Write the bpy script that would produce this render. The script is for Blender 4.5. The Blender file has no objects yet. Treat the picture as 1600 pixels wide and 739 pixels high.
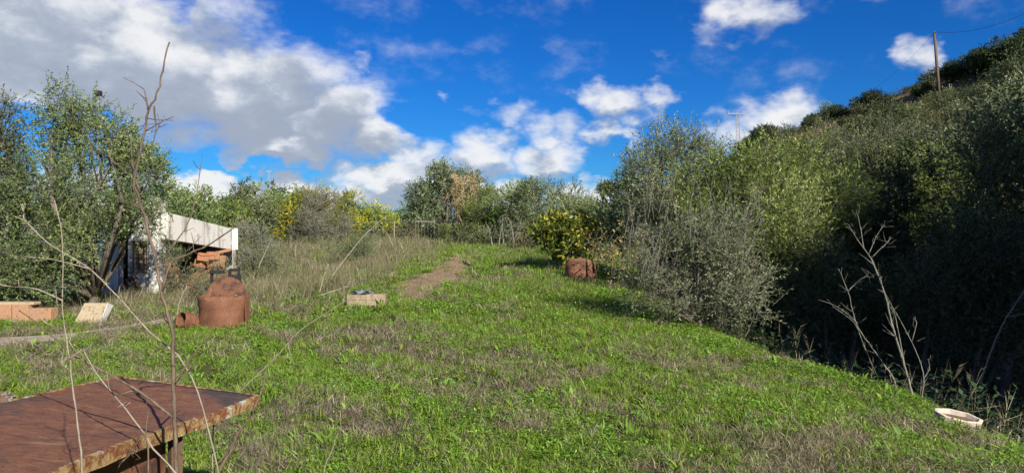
import bpy, math, random
import numpy as np
from mathutils import Vector
R = math.radians
rng = np.random.default_rng(11)
random.seed(5)
S = bpy.context.scene
C = S.collection
# ------------------------------------------------------------------ camera
cd = bpy.data.cameras.new('camera'); cam = bpy.data.objects.new('camera', cd); C.objects.link(cam)
CAMZ = 1.6
cam.location = (0, 0, CAMZ); cam.rotation_euler = (R(90), 0, 0)
cd.sensor_width = 34.6; cd.lens = 24.0; cd.clip_start = 0.05; cd.clip_end = 6000
S.camera = cam
F = 1600 * 24.0 / 34.6
def at(px, py, d):                       # photo pixel at a distance in metres -> a place in the world
    return np.array([(px - 800) / F * d, d, CAMZ - (py - 369.5) / F * d])
# ------------------------------------------------------------------ sky, sun, exposure
SUN_AZ, SUN_EL = R(148), R(29)           # azimuth from +Y towards +X: behind the camera, to its right
to_sun = Vector((math.sin(SUN_AZ) * math.cos(SUN_EL), math.cos(SUN_AZ) * math.cos(SUN_EL), math.sin(SUN_EL)))
sl = bpy.data.lights.new('sun', 'SUN'); sl.energy = 5.0; sl.angle = R(0.53); sl.color = (1.0, 0.93, 0.82)
so = bpy.data.objects.new('sun', sl); C.objects.link(so); so.location = (10, -20, 30)
so.rotation_euler = to_sun.to_track_quat('Z', 'Y').to_euler()
S.view_settings.view_transform = 'Standard'; S.view_settings.look = 'None'
S.view_settings.exposure = 0.85; S.view_settings.gamma = 1.0; S.view_settings.use_curve_mapping = False
W = bpy.data.worlds.new('World'); S.world = W; W.use_nodes = True

class NT:                                # small node-writing helper
    def __init__(s, nt): s.t = nt; s.n = nt.nodes; s.l = nt.links
    def node(s, typ, ins=None, **kw):
        n = s.n.new(typ)
        for k, v in kw.items(): setattr(n, k, v)
        for k, v in (ins or {}).items():
            if hasattr(v, 'is_output'): s.l.new(v, n.inputs[k])
            else: n.inputs[k].default_value = v
        return n
    def math(s, op, a, b=0.0, c=None, clamp=False):
        ins = {0: a, 1: b}
        if c is not None: ins[2] = c
        return s.node('ShaderNodeMath', ins, operation=op, use_clamp=clamp).outputs[0]
    def vmath(s, op, a, b=(0, 0, 0), c=None):
        ins = {0: a, 1: b}
        if c is not None: ins[2] = c
        n = s.node('ShaderNodeVectorMath', ins, operation=op)
        return n.outputs['Value'] if op in ('LENGTH', 'DOT_PRODUCT', 'DISTANCE') else n.outputs[0]
    def noise(s, vec, scale, detail=4, rough=.55, out=0, **ins):
        d = {'Scale': scale, 'Detail': detail, 'Roughness': rough}; d.update(ins)
        if vec is not None: d['Vector'] = vec
        return s.node('ShaderNodeTexNoise', d).outputs[out]
    def ramp(s, fac, stops, interp='LINEAR'):
        n = s.node('ShaderNodeValToRGB', {0: fac}); e = n.color_ramp; e.interpolation = interp
        while len(e.elements) > 1: e.elements.remove(e.elements[0])
        for i, (p, c) in enumerate(stops):
            el = e.elements[0] if i == 0 else e.elements.new(p)
            el.position = p; el.color = tuple(c) + (1,) if len(c) == 3 else c
        return n.outputs[0]
    def mix(s, fac, a, b, blend='MIX'):
        n = s.node('ShaderNodeMix', data_type='RGBA', blend_type=blend)
        for k, v in (('Factor', fac),):
            i = n.inputs[0]
            if hasattr(v, 'is_output'): s.l.new(v, i)
            else: i.default_value = v
        for k, v in ((6, a), (7, b)):
            if hasattr(v, 'is_output'): s.l.new(v, n.inputs[k])
            else: n.inputs[k].default_value = tuple(v) + (1,) if len(v) == 3 else v
        return n.outputs[2]
    def mapr(s, v, a, b, c=0.0, d=1.0, smooth=True):
        return s.node('ShaderNodeMapRange', {0: v, 1: a, 2: b, 3: c, 4: d}, interpolation_type='SMOOTHSTEP' if smooth else 'LINEAR').outputs[0]

# clouds: soft heaps placed by azimuth / elevation on the sky, broken up by noise
CLOUDS = [  # (px, py, half width px, half height px, weight) read off the photo, turned into sky angles
    (20, 10, 330, 190, 1.5), (190, 100, 270, 130, 1.4), (380, 150, 170, 95, 1.25), (280, 40, 150, 100, .95), (520, 190, 120, 62, 1.15), (600, 225, 80, 45, 1.0),
    (450, 225, 130, 30, 1.15), (655, 255, 70, 36, .9), (360, 290, 240, 32, 1.2), (600, 282, 170, 36, 1.1), (480, 305, 220, 32, 1.2), (760, 245, 60, 46, 1.05),
    (790, 195, 55, 26, .6), (720, 305, 250, 36, 1.2), (870, 205, 55, 30, .7), (860, 245, 75, 30, .85), (940, 204, 62, 22, .9), (955, 155, 55, 32, .95),
    (1008, 150, 38, 24, .8), (920, 300, 110, 28, .9), (1185, 15, 75, 36, .85), (1435, 85, 38, 32, .8), (1215, 195, 75, 42, .95),
    (1130, 215, 70, 30, .6), (1045, 76, 22, 14, .3), (768, 162, 20, 10, .3), (697, 153, 20, 9, .3), (545, 105, 26, 14, .3), (1400, -10, 140, 25, .3),
    (120, 285, 200, 40, .7), (1090, -60, 120, 40, .4), (-250, 150, 320, 200, 1.0), (-600, 250, 420, 160, .9), (80, -200, 420, 150, .9), (1700, 250, 200, 60, .7)]
HOLES = [(290, 245, 60, 15, .9), (45, 190, 80, 22, .9), (400, 258, 120, 9, .6), (600, 258, 60, 9, .4), (290, 4, 40, 26, .5), (650, 195, 55, 26, .6), (985, 245, 60, 30, .6)]
def sky_angles(px, py):
    x, z = (px - 800) / F, (369.5 - py) / F
    return math.degrees(math.atan(x)), math.degrees(math.atan(z / math.hypot(1, x)))
g = bpy.data.node_groups.new('cloud_density', 'ShaderNodeTree')
g.interface.new_socket('Dir', in_out='INPUT', socket_type='NodeSocketVector')
g.interface.new_socket('Density', in_out='OUTPUT', socket_type='NodeSocketFloat')
g.interface.new_socket('Soft', in_out='OUTPUT', socket_type='NodeSocketFloat')
G = NT(g)
gi = G.node('NodeGroupInput').outputs[0]
sx = G.node('ShaderNodeSeparateXYZ', {0: gi})
az = G.math('DEGREES', G.math('ARCTAN2', sx.outputs[0], sx.outputs[1]))
el = G.math('DEGREES', G.math('ARCSINE', sx.outputs[2]))
flat = G.vmath('MULTIPLY', gi, (1, 1, 1.7))
warp = G.noise(flat, 5, 3, .5, out=1); warp2 = G.noise(flat, 22, 3, .55, out=1)
azel = G.node('ShaderNodeCombineXYZ', {0: az, 1: el}).outputs[0]
azel = G.vmath('ADD', azel, G.vmath('MULTIPLY', G.vmath('SUBTRACT', warp, (.5, .5, .5)), (9, 5, 0)))
azel = G.vmath('ADD', azel, G.vmath('MULTIPLY', G.vmath('SUBTRACT', warp2, (.5, .5, .5)), (5, 3.5, 0)))
def blob(px, py, rx, ry, w, lift=0.):
    a, e = sky_angles(px, py); k = math.degrees(1 / F)
    sx_, sy_ = 1 / (rx * k * math.cos(R(a)) ** 2 + .3), 1 / (ry * k * math.cos(R(a)) + .3)
    L = G.vmath('LENGTH', G.vmath('MULTIPLY_ADD', azel, (sx_, sy_, 0), (-a * sx_, -(e - lift) * sy_, 0)))
    return G.mapr(L, 0.0, 1.6, w, -.45)
cov = None
for b in CLOUDS:
    m = blob(*b); cov = m if cov is None else G.math('MAXIMUM', cov, m)
cup = None
for b in CLOUDS[:25]:
    m = blob(*b, lift=1.3); cup = m if cup is None else G.math('MAXIMUM', cup, m)
cup = G.math('SUBTRACT', cov, cup)
for b in HOLES:
    h = blob(*b); cov = G.math('SUBTRACT', cov, G.math('MAXIMUM', h, 0))
far = G.mapr(G.math('ABSOLUTE', az), 46, 60, -.6, .0)           # elsewhere round the sky: scattered heaps of the same kind
far = G.math('ADD', far, G.mapr(G.noise(flat, 1.6, 2, .5), .4, .66, -.35, .6))
cov = G.math('MAXIMUM', cov, far)
n1 = G.noise(flat, 10, 9, .58)
n1b = G.noise(G.vmath('ADD', flat, (.022, 0, .04)), 10, 9, .58)
n2 = G.noise(flat, 2.6, 3, .5)
soft = G.math('ADD', cov, G.math('MULTIPLY_ADD', n2, .8, -.4))
den = G.math('ADD', soft, G.math('MULTIPLY_ADD', n1, 1.7, -.85))
soft = G.math('ADD', G.math('MINIMUM', cov, .8), G.math('MULTIPLY_ADD', n2, 1.5, -.75))
soft = G.math('ADD', soft, G.math('MULTIPLY', G.math('SUBTRACT', n1b, n1), 2.2))
soft = G.math('SUBTRACT', soft, G.math('MULTIPLY', cup, 1.5))
go = G.node('NodeGroupOutput', {0: den, 1: soft})
w = NT(W.node_tree); w.n.clear()
tc = w.node('ShaderNodeTexCoord').outputs['Generated']
sky = w.node('ShaderNodeTexSky', sky_type='NISHITA', sun_disc=False, sun_elevation=SUN_EL, sun_rotation=SUN_AZ, altitude=60, air_density=1.0, dust_density=.25, ozone_density=3.0).outputs[0]
sky = w.node('ShaderNodeHueSaturation', {'Saturation': 1.36, 'Value': 1.0, 'Color': sky}).outputs[0]
sky = w.mix(1.0, sky, (.14, .45, .80), 'MULTIPLY')
d0 = w.node('ShaderNodeGroup', {0: tc}, node_tree=g)
alpha = w.mapr(d0.outputs[0], -.1, .95)
bright = w.mapr(d0.outputs[1], .0, 1.25, 1.0, 0.0)  # sunlit tops and shaded bases are put into the cloud colour
ccol = w.ramp(bright, [(0, (2.8, 3.15, 3.85)), (.35, (3.4, 3.8, 4.5)), (.65, (4.7, 5.0, 5.5)), (1, (6.7, 6.75, 6.8))])
col = w.mix(w.math('MULTIPLY', alpha, .96), sky, ccol)
bg = w.node('ShaderNodeBackground', {'Color': col, 'Strength': .075})
w.node('ShaderNodeOutputWorld', {0: bg.outputs[0]})
W.cycles.sampling_method = 'MANUAL'; W.cycles.sample_map_resolution = 1024
S.cycles.max_bounces = 6; S.cycles.diffuse_bounces = 3; S.cycles.glossy_bounces = 2; S.cycles.transmission_bounces = 3; S.cycles.transparent_max_bounces = 4
S.cycles.use_denoising = True; S.cycles.use_adaptive_sampling = True; S.cycles.adaptive_threshold = .02

# ------------------------------------------------------------------ mesh and object helpers
def mesh_np(name, v, f, mats=(), attrs=None, smooth=False, fm=None):
    """v (N,3); f a list of (k, array) where each array is (M,k) vertex ids."""
    me = bpy.data.meshes.new(name); v = np.asarray(v, np.float32)
    me.vertices.add(len(v)); me.vertices.foreach_set('co', v.ravel())
    li = np.concatenate([np.asarray(a).ravel() for a in f]).astype(np.int32)
    tot = np.concatenate([np.full(len(a), np.asarray(a).shape[1]) for a in f]); st = np.concatenate([[0], np.cumsum(tot)[:-1]]).astype(np.int32)
    me.loops.add(len(li)); me.loops.foreach_set('vertex_index', li)
    me.polygons.add(len(tot)); me.polygons.foreach_set('loop_start', st)
    for k, (dom, arr) in (attrs or {}).items():
        a = me.attributes.new(k, 'FLOAT', dom); a.data.foreach_set('value', np.asarray(arr, np.float32))
    for m in mats: me.materials.append(m)
    if fm is not None: me.polygons.foreach_set('material_index', np.asarray(fm, np.int32))
    if smooth: me.polygons.foreach_set('use_smooth', np.ones(len(tot), bool))
    me.update(calc_edges=True)
    return me
def obj(name, me, parent=None, loc=(0, 0, 0), rot=(0, 0, 0), scale=(1, 1, 1)):
    o = bpy.data.objects.new(name, me); C.objects.link(o); o.parent = parent
    o.location = [float(a) for a in loc]; o.rotation_euler = rot; o.scale = scale
    return o
def tag(o, label, cat, group=None):
    o['label'] = label; o['category'] = cat; o['kind'] = 'thing'
    if group: o['group'] = group
    return o
def thing(name, label, cat, loc=(0, 0, 0), rz=0, group=None):
    return tag(obj(name, None, None, loc, (0, 0, rz)), label, cat, group)
def dup(root, loc, rz, sc, label=None):
    r = root.copy(); C.objects.link(r); r.location = [float(a) for a in loc]; r.rotation_euler = (0, 0, rz); r.scale = sc
    if label: r['label'] = label
    for ch in root.children:
        c = ch.copy(); C.objects.link(c); c.parent = r
    return r
class MB:
    """collects boxes, tubes and sheets in one mesh"""
    def __init__(s): s.v = []; s.f = []
    def add(s, v, f):
        b = len(s.v); s.v += [tuple(map(float, p)) for p in v]; s.f += [tuple(i + b for i in q) for q in f]; return s
    def box(s, c, d, rz=0, M=None, jit=0):
        v = [np.array([x * d[0] / 2, y * d[1] / 2, z * d[2] / 2]) + (np.random.RandomState(len(s.v)).uniform(-jit, jit, 3) if jit else 0) for x in (-1, 1) for y in (-1, 1) for z in (-1, 1)]
        if M is not None: v = [M @ p for p in v]
        cz, sz = math.cos(rz), math.sin(rz)
        v = [np.array([p[0] * cz - p[1] * sz, p[0] * sz + p[1] * cz, p[2]]) + np.array(c) for p in v]
        return s.add(v, [(0, 1, 3, 2), (4, 6, 7, 5), (0, 4, 5, 1), (2, 3, 7, 6), (0, 2, 6, 4), (1, 5, 7, 3)])
    def tube(s, pts, rad, n=6, cap=True):
        pts = [np.array(p, float) for p in pts]; b = len(s.v)
        if not hasattr(rad, '__len__'): rad = [rad] * len(pts)
        prev = None
        for i, p in enumerate(pts):
            t = pts[min(i + 1, len(pts) - 1)] - pts[max(i - 1, 0)]; t = t / (np.linalg.norm(t) + 1e-9)
            if prev is None: a = np.cross(t, (0, 0, 1) if abs(t[2]) < .9 else (1, 0, 0))
            else: a = prev - t * (prev @ t)
            a = a / (np.linalg.norm(a) + 1e-9); prev = a; c = np.cross(t, a)
            for k in range(n):
                q = 2 * math.pi * k / n
                s.v.append(tuple(p + rad[i] * (a * math.cos(q) + c * math.sin(q))))
        for i in range(len(pts) - 1):
            for k in range(n):
                s.f.append((b + i * n + k, b + i * n + (k + 1) % n, b + (i + 1) * n + (k + 1) % n, b + (i + 1) * n + k))
        if cap: s.f.append(tuple(b + k for k in range(n))[::-1]); s.f.append(tuple(b + (len(pts) - 1) * n + k for k in range(n)))
        return s
    def me(s, name, mat, smooth=False):
        me = bpy.data.meshes.new(name); me.from_pydata(s.v, [], s.f)
        if mat: me.materials.append(mat)
        if smooth: me.polygons.foreach_set('use_smooth', np.ones(len(s.f), bool))
        me.update(); return me
    def part(s, name, mat, parent=None, smooth=False, bevel=0, **kw):
        o = obj(name, s.me(name, mat, smooth), parent, **kw)
        if bevel:
            m = o.modifiers.new('b', 'BEVEL'); m.width = bevel; m.segments = 2; m.limit_method = 'ANGLE'
        return o

# ------------------------------------------------------------------ materials
def new_mat(name):
    m = bpy.data.materials.new(name); m.use_nodes = True; t = NT(m.node_tree); t.n.clear()
    out = t.node('ShaderNodeOutputMaterial'); return m, t, out
def principled(t, out, col, rough=.8, bump=None, bd=.01, spec=.3, metal=0, extra=None):
    p = t.node('ShaderNodeBsdfPrincipled', {'Roughness': rough, 'Specular IOR Level': spec, 'Metallic': metal})
    if hasattr(col, 'is_output'): t.l.new(col, p.inputs['Base Color'])
    else: p.inputs['Base Color'].default_value = tuple(col) + (1,)
    if bump is not None:
        b = t.node('ShaderNodeBump', {'Height': bump, 'Strength': .8, 'Distance': bd}); t.l.new(b.outputs[0], p.inputs['Normal'])
    t.l.new(p.outputs[0], out.inputs[0]); return p
def leaf_mat(name, cols, trans=.3, rough=.5, spec=.35, hue=.03):
    m, t, out = new_mat(name)
    a = t.node('ShaderNodeAttribute', attribute_name='tint').outputs['Fac']
    oi = t.node('ShaderNodeObjectInfo').outputs['Random']
    col = t.ramp(a, [(i / (len(cols) - 1), c) for i, c in enumerate(cols)])
    col = t.node('ShaderNodeHueSaturation', {'Hue': t.math('MULTIPLY_ADD', oi, hue, .5 - hue / 2), 'Saturation': 1.0, 'Value': t.math('MULTIPLY_ADD', oi, .55, .70), 'Color': col}).outputs[0]
    p = t.node('ShaderNodeBsdfPrincipled', {'Base Color': col, 'Roughness': rough, 'Specular IOR Level': spec})
    tr = t.node('ShaderNodeBsdfTranslucent', {'Color': t.mix(1, col, (1.25, 1.3, .6), 'MULTIPLY')})
    mx = t.node('ShaderNodeMixShader', {0: trans, 1: p.outputs[0], 2: tr.outputs[0]})
    t.l.new(mx.outputs[0], out.inputs[0]); return m
def bark_mat(name, a, b, scale=18):
    m, t, out = new_mat(name); tc = t.node('ShaderNodeTexCoord').outputs['Object']
    n = t.noise(t.vmath('MULTIPLY', tc, (1, 1, .3)), scale, 6, .65)
    principled(t, out, t.ramp(n, [(.3, a), (.7, b)]), .9, n, .02, .15); return m
def rust_mat(name, scale=1.0, dark=(.030, .024, .022), patch=0.5, tan=(.30, .17, .075)):
    m, t, out = new_mat(name); tc = t.node('ShaderNodeTexCoord').outputs['Object']
    n = t.noise(tc, 2.2 * scale, 6, .65); f = t.noise(tc, 22 * scale, 6, .7); st = t.noise(t.vmath('MULTIPLY', tc, (3, 22, 3)), 1.6 * scale, 5, .7)
    col = t.ramp(f, [(.25, (.090, .038, .022)), (.5, (.155, .066, .036)), (.75, (.22, .10, .054))])
    col = t.mix(t.mapr(n, patch, patch + .14), col, dark)
    col = t.mix(t.math('MULTIPLY', t.mapr(st, .57, .70), .7), col, tan)
    g2 = t.noise(tc, 120 * scale, 4, .8); col = t.mix(t.mapr(g2, .50, .68, 0, .65), col, (.045, .022, .015)); col = t.mix(t.mapr(g2, .46, .32, 0, .5), col, (.27, .13, .065))
    sc_ = t.noise(t.vmath('MULTIPLY', tc, (2, 60, 2)), 2.0 * scale, 3, .6); col = t.mix(t.mapr(sc_, .66, .70, 0, .6), col, (.34, .23, .14))
    principled(t, out, col, t.mapr(f, .2, .8, .6, .92), t.math('ADD', f, t.math('MULTIPLY', g2, .5)), .006, .3, .0); return m
def plaster_mat(name, base, stain, amt=.5, streak=True, scale=1.0):
    m, t, out = new_mat(name); tc = t.node('ShaderNodeTexCoord').outputs['Object']
    n = t.noise(tc, 3 * scale, 7, .65); f = t.noise(tc, 30 * scale, 5, .6)
    s = t.noise(t.vmath('MULTIPLY', tc, (2.4, 2.4, .45)), 1.9 * scale, 5, .65) if streak else n
    col = t.mix(t.math('MULTIPLY', t.mapr(s, .48, .72), amt), base, stain)
    col = t.mix(t.math('MULTIPLY', t.mapr(n, .55, .75), amt), col, tuple(.6 * c for c in stain))
    principled(t, out, col, .9, t.math('ADD', f, n), .008, .2); return m
M = {}
M['bark'] = bark_mat('bark', (.07, .055, .042), (.17, .145, .12))
M['bark_red'] = bark_mat('bark_red', (.09, .05, .035), (.22, .13, .09))
M['twig'] = bark_mat('twig', (.115, .11, .09), (.25, .24, .20), 30)
M['stem_dark'] = bark_mat('stem_dark', (.055, .042, .033), (.22, .165, .115), 45)
M['stem_pale'] = bark_mat('stem_pale', (.17, .14, .105), (.36, .31, .24), 40)
M['olive'] = leaf_mat('olive_leaf', [(0.053, 0.074, 0.027), (0.109, 0.140, 0.049), (0.184, 0.220, 0.088), (0.325, 0.346, 0.190)], .24, .5, .28)
M['olive_grey'] = leaf_mat('grey_olive_leaf', [(0.071, 0.090, 0.042), (0.134, 0.161, 0.078), (0.213, 0.241, 0.127), (0.346, 0.377, 0.227)], .22, .5, .25)
M['olive_green'] = leaf_mat('green_olive_leaf', [(0.056, 0.090, 0.022), (0.125, 0.177, 0.036), (0.216, 0.271, 0.059), (0.359, 0.390, 0.139)], .3, .5, .28)
M['carob'] = leaf_mat('dark_leaf', [(0.047, 0.073, 0.027), (0.097, 0.138, 0.040), (0.174, 0.219, 0.068), (0.282, 0.304, 0.141)], .24, .5, .28)
M['euca'] = leaf_mat('blue_leaf', [(0.049, 0.070, 0.034), (0.101, 0.133, 0.059), (0.170, 0.211, 0.101), (0.308, 0.328, 0.182)], .22, .5, .28)
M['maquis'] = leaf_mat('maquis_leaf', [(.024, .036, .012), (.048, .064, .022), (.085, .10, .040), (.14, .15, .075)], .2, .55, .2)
M['pine'] = leaf_mat('pine_needle', [(0.021, 0.038, 0.016), (0.046, 0.072, 0.025), (0.088, 0.114, 0.039)], .12, .6, .2)
M['citrus'] = leaf_mat('citrus_leaf', [(0.096, 0.151, 0.020), (0.255, 0.313, 0.024), (0.553, 0.527, 0.036), (0.750, 0.749, 0.061)], .35, .4, .4)
M['loquat'] = leaf_mat('yellow_leaf', [(0.042, 0.081, 0.014), (0.112, 0.154, 0.020), (0.350, 0.336, 0.035), (0.616, 0.504, 0.070)], .3, .38, .5)
M['dryleaf'] = leaf_mat('dry_leaf', [(.16, .12, .04), (.30, .23, .07), (.42, .33, .12)], .3, .6, .2)
M['reed'] = leaf_mat('reed_plume', [(.30, .22, .10), (.42, .33, .17), (.52, .43, .25)], .3, .7, .1)
M['blade'] = leaf_mat('grass_blade', [(0.090, 0.147, 0.021), (0.165, 0.254, 0.028), (0.250, 0.354, 0.045), (0.373, 0.472, 0.100)], .38, .5, .3, .05)
M['clover'] = leaf_mat('clover_leaf', [(0.073, 0.142, 0.017), (0.135, 0.242, 0.024), (0.208, 0.336, 0.035), (0.312, 0.437, 0.071)], .38, .5, .3, .05)
M['dry'] = leaf_mat('dry_blade', [(0.084, 0.069, 0.047), (0.174, 0.148, 0.099), (0.302, 0.263, 0.174), (0.459, 0.403, 0.269)], .2, .8, .1, .03)
M['weed'] = leaf_mat('weed_leaf', [(0.068, 0.088, 0.031), (0.121, 0.144, 0.050), (0.216, 0.213, 0.094), (0.351, 0.294, 0.163)], .25, .7, .2, .05)
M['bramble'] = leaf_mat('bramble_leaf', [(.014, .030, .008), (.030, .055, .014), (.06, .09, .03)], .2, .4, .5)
M['rust'] = rust_mat('rust_table', .8, (.050, .040, .035), .475)
M['rust_lid'] = rust_mat('rust_lid', 2.6, (.050, .028, .022), .44, (.16, .085, .05))
M['rust_drum'] = rust_mat('rust_drum', 1.6, (.21, .105, .045), .58, (.30, .16, .07))
M['rust_red'] = rust_mat('rust_red', 1.8, (.055, .028, .022), .52, (.20, .10, .055))
m, t, out = new_mat('peeling_rim'); tc = t.node('ShaderNodeTexCoord').outputs['Object']
n = t.noise(tc, 7, 7, .7); f = t.noise(tc, 26, 6, .7)
col = t.mix(t.mapr(f, .42, .58), (.33, .23, .10), (.17, .062, .028)); col = t.mix(t.mapr(n, .57, .62), col, t.mix(t.mapr(f, .45, .55), (.46, .45, .40), (.30, .36, .40))); col = t.mix(t.mapr(n, .42, .34), col, (.10, .045, .025))
principled(t, out, col, .85, t.math('ADD', f, n), .012, .25); M['edge'] = m
M['white'] = plaster_mat('white_plaster', (.54, .525, .49), (.22, .19, .14), 1.0)
M['shade_white'] = plaster_mat('shaded_white_plaster', (.58, .59, .61), (.32, .31, .28), .8)  # the house white with the bluish cast of shade put into the colour
M['concrete'] = plaster_mat('concrete', (.42, .40, .36), (.26, .23, .19), .6, False, 3)
M['ochre'] = plaster_mat('ochre_plaster', (.37, .30, .195), (.22, .165, .105), 1.0, False, 5)
M['clay'] = plaster_mat('clay_block', (.34, .145, .075), (.24, .14, .09), .7, False, 5)
M['stone'] = plaster_mat('path_stone', (.26, .18, .125), (.18, .12, .08), .7, False, 5)
M['clay2'] = plaster_mat('pale_clay_block', (.36, .20, .115), (.22, .155, .11), 1.0, False, 6)
M['timber'] = bark_mat('timber', (.17, .125, .085), (.36, .28, .195), 14)
M['black'] = plaster_mat('black_plastic', (.022, .023, .026), (.05, .048, .045), .5, False, 6)
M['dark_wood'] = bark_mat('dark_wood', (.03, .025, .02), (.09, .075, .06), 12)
M['pole'] = bark_mat('pole_wood', (.085, .06, .045), (.17, .13, .10), 8)
M['rubble'] = plaster_mat('pebbly_concrete', (.24, .225, .20), (.12, .105, .09), .8, False, 14)
M['galv'] = plaster_mat('galvanised', (.26, .265, .27), (.30, .27, .23), .5, False, 6)
M['iron'] = plaster_mat('brown_iron', (.12, .075, .05), (.2, .10, .06), .6, False, 10)
M['basin'] = plaster_mat('basin_ceramic', (.58, .50, .41), (.38, .29, .21), .75, False, 9)
M['dirt_fill'] = plaster_mat('basin_soil', (.16, .10, .06), (.10, .07, .04), .6, False, 20)
M['blue_sheet'] = plaster_mat('blue_sheet', (.16, .22, .33), (.45, .48, .5), .7, False, 12)
M['hose'] = plaster_mat('black_hose', (.02, .02, .022), (.04, .04, .04), .4, False, 10)

# ------------------------------------------------------------------ terrain
def sm(a, b, x):
    t = np.clip((x - a) / (b - a), 0, 1); return t * t * (3 - 2 * t)
def wob(x, y, k, s=0.0):                 # cheap smooth noise, about -1..1
    return (np.sin(x * k + 1.3 * np.sin(y * k * .83 + s) + s) + np.sin(y * k * 1.13 + 1.7 * np.sin(x * k * .71 + 2.1 * s) - s * 1.9) + np.sin((x * .8 + y * .6) * k * 1.9 + s * 3.1)) / 3
def bank_x(y):
    return np.interp(y, [-40, 6, 9, 12, 15, 20, 30, 45, 70, 120], [5.0, 4.45, 4.1, 3.4, 3.0, 3.4, 4.4, 6.5, 12, 22]) + .12 * np.sin(y * 1.7) + .07 * np.sin(y * 4.1)
def gz(x, y):
    x = np.asarray(x, float); y = np.asarray(y, float)
    z = np.interp(y, [-50, 8, 12, 18, 30, 48, 80, 200, 3000], [0, 0, .12, .45, .85, 1.17, 1.4, 1.8, 1.8])
    z = z * (1 - .8 * sm(-3.5, -8, x) * sm(36, 22, y))
    s = x - bank_x(y)
    fade = sm(170, 60, y)
    z = z - .16 * sm(-2.6, .2, s) * fade - 3.1 * sm(-.35, 4.2, s) * fade
    u = np.maximum(x - 8.5 - 2.5 * sm(20, 60, y), 0)
    hill = (2.9 * sm(0, 8, u) + np.interp(y, [0, 25, 50, 95], [.25, .25, .29, .37]) * np.maximum(x - 4 - 10 * np.exp(-np.maximum(x - 4, 0) / 10), 0)) * sm(158, 112, y) * sm(400, 120, x)
    z = z + hill + wob(x, y, .16, 2.0) * 1.3 * sm(14, 40, x) * sm(200, 100, y)
    z = z + 5.5 * np.exp(-((x + 34) / 26) ** 2 - ((y - 195) / 50) ** 2)
    return z + wob(x, y, 1.1, .7) * .035 + wob(x, y, 3.1, 1.7) * .014
def path_mask(x, y):
    c = np.interp(y, [14, 16, 20, 28, 36, 47, 52], [-2.3, -2.1, -1.85, -1.85, -2.9, -4.7, -5.2])
    hw = np.interp(y, [14, 17.5, 22, 28, 31, 47], [.6, 1.05, 1.0, .8, .65, .5])
    a = sm(13.6, 17.0, y + .5 * wob(x, y, 2.9, 1.)) * (1 - .45 * sm(27, 36, y)) * sm(54, 48, y)
    return np.clip((hw + .35 * wob(x, y, 2.3, .4) + .22 * wob(x, y, 5.1, 2.4) - np.abs(x - c)) / .75, 0, 1) * a
def pale_mask(x, y):                     # trodden pale strip in front of the house
    yc = np.interp(x, [-12, -8.5, -7.3, -6.4, -5.6], [9.3, 9.9, 10.9, 12.5, 14.2])
    return np.clip((.75 + .3 * wob(x, y, 2.0, 3.3) + .15 * wob(x, y, 5., 1.3) - np.abs(y - yc)) / .55, 0, 1) * sm(-13, -10.5, x) * sm(-5.3, -6.0, x)
gx = np.concatenate([np.geomspace(-2500, -40, 16), np.arange(-36, -16, 2.), np.arange(-15, 9.01, .28), np.arange(9.6, 20, .7), np.arange(21, 110, 2.2), np.geomspace(116, 2500, 14)])
gy = np.concatenate([np.geomspace(-1500, -30, 10), np.arange(-24, 3, 2.), np.arange(3.2, 24, .28), np.arange(24.5, 56, .6), np.arange(57.5, 170, 2.4), np.geomspace(176, 3500, 16)])
X, Y = np.meshgrid(gx, gy); Z = gz(X, Y); nx, ny = len(gx), len(gy)
ii = np.arange(nx * ny).reshape(ny, nx)
quads = np.stack([ii[:-1, :-1], ii[:-1, 1:], ii[1:, 1:], ii[1:, :-1]], -1).reshape(-1, 4)
V = np.stack([X, Y, Z], -1).reshape(-1, 3)
pm = path_mask(V[:, 0], V[:, 1]); lm = pale_mask(V[:, 0], V[:, 1]); hm = np.maximum(sm(9, 22, V[:, 0]) * sm(300, 160, V[:, 1]), sm(70, 110, V[:, 1]) * sm(40, 10, V[:, 0]) * .8)
m, t, out = new_mat('ground'); tc = t.node('ShaderNodeTexCoord').outputs['Object']
A = lambda k: t.node('ShaderNodeAttribute', attribute_name=k).outputs['Fac']
n_l, n_m, n_f = t.noise(tc, .55, 4, .6), t.noise(tc, 4, 6, .65), t.noise(tc, 34, 5, .7)
soil = t.ramp(n_f, [(.25, (.045, .032, .020)), (.5, (.095, .070, .044)), (.78, (.20, .155, .10))])
green = t.ramp(n_f, [(.25, (.030, .055, .008)), (.55, (.060, .105, .014)), (.8, (.12, .16, .035))])
col = t.mix(t.mapr(n_m, .40, .56), soil, green)
col = t.mix(t.math('MULTIPLY', t.mapr(n_l, .56, .68), .8), col, t.ramp(n_f, [(.3, (.10, .052, .028)), (.7, (.21, .12, .07))]))
pth = t.ramp(t.noise(tc, 12, 8, .8), [(.30, (.13, .090, .055)), (.5, (.24, .172, .105)), (.62, (.34, .26, .17)), (.75, (.46, .38, .28))])
col = t.mix(t.mapr(t.math('ADD', A('path'), t.math('MULTIPLY_ADD', n_m, .5, -.25)), .3, .6), col, pth)
pale = t.ramp(n_f, [(.25, (.25, .205, .15)), (.7, (.48, .42, .33))])
col = t.mix(t.mapr(t.math('ADD', A('pale'), t.math('MULTIPLY_ADD', n_m, .5, -.25)), .3, .6), col, pale)
hillc = t.mix(t.mapr(n_m, .42, .6), t.ramp(n_f, [(.3, (.13, .075, .045)), (.7, (.26, .165, .10))]), t.ramp(n_f, [(.3, (.14, .12, .055)), (.7, (.24, .20, .10))]))
col = t.mix(A('hill'), col, hillc)
vo = t.node('ShaderNodeTexVoronoi', {'Vector': tc, 'Scale': 30}).outputs[0]
principled(t, out, col, .95, t.math('ADD', n_f, t.math('MULTIPLY', vo, -.4)), .04, .1)
M['ground'] = m
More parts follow.
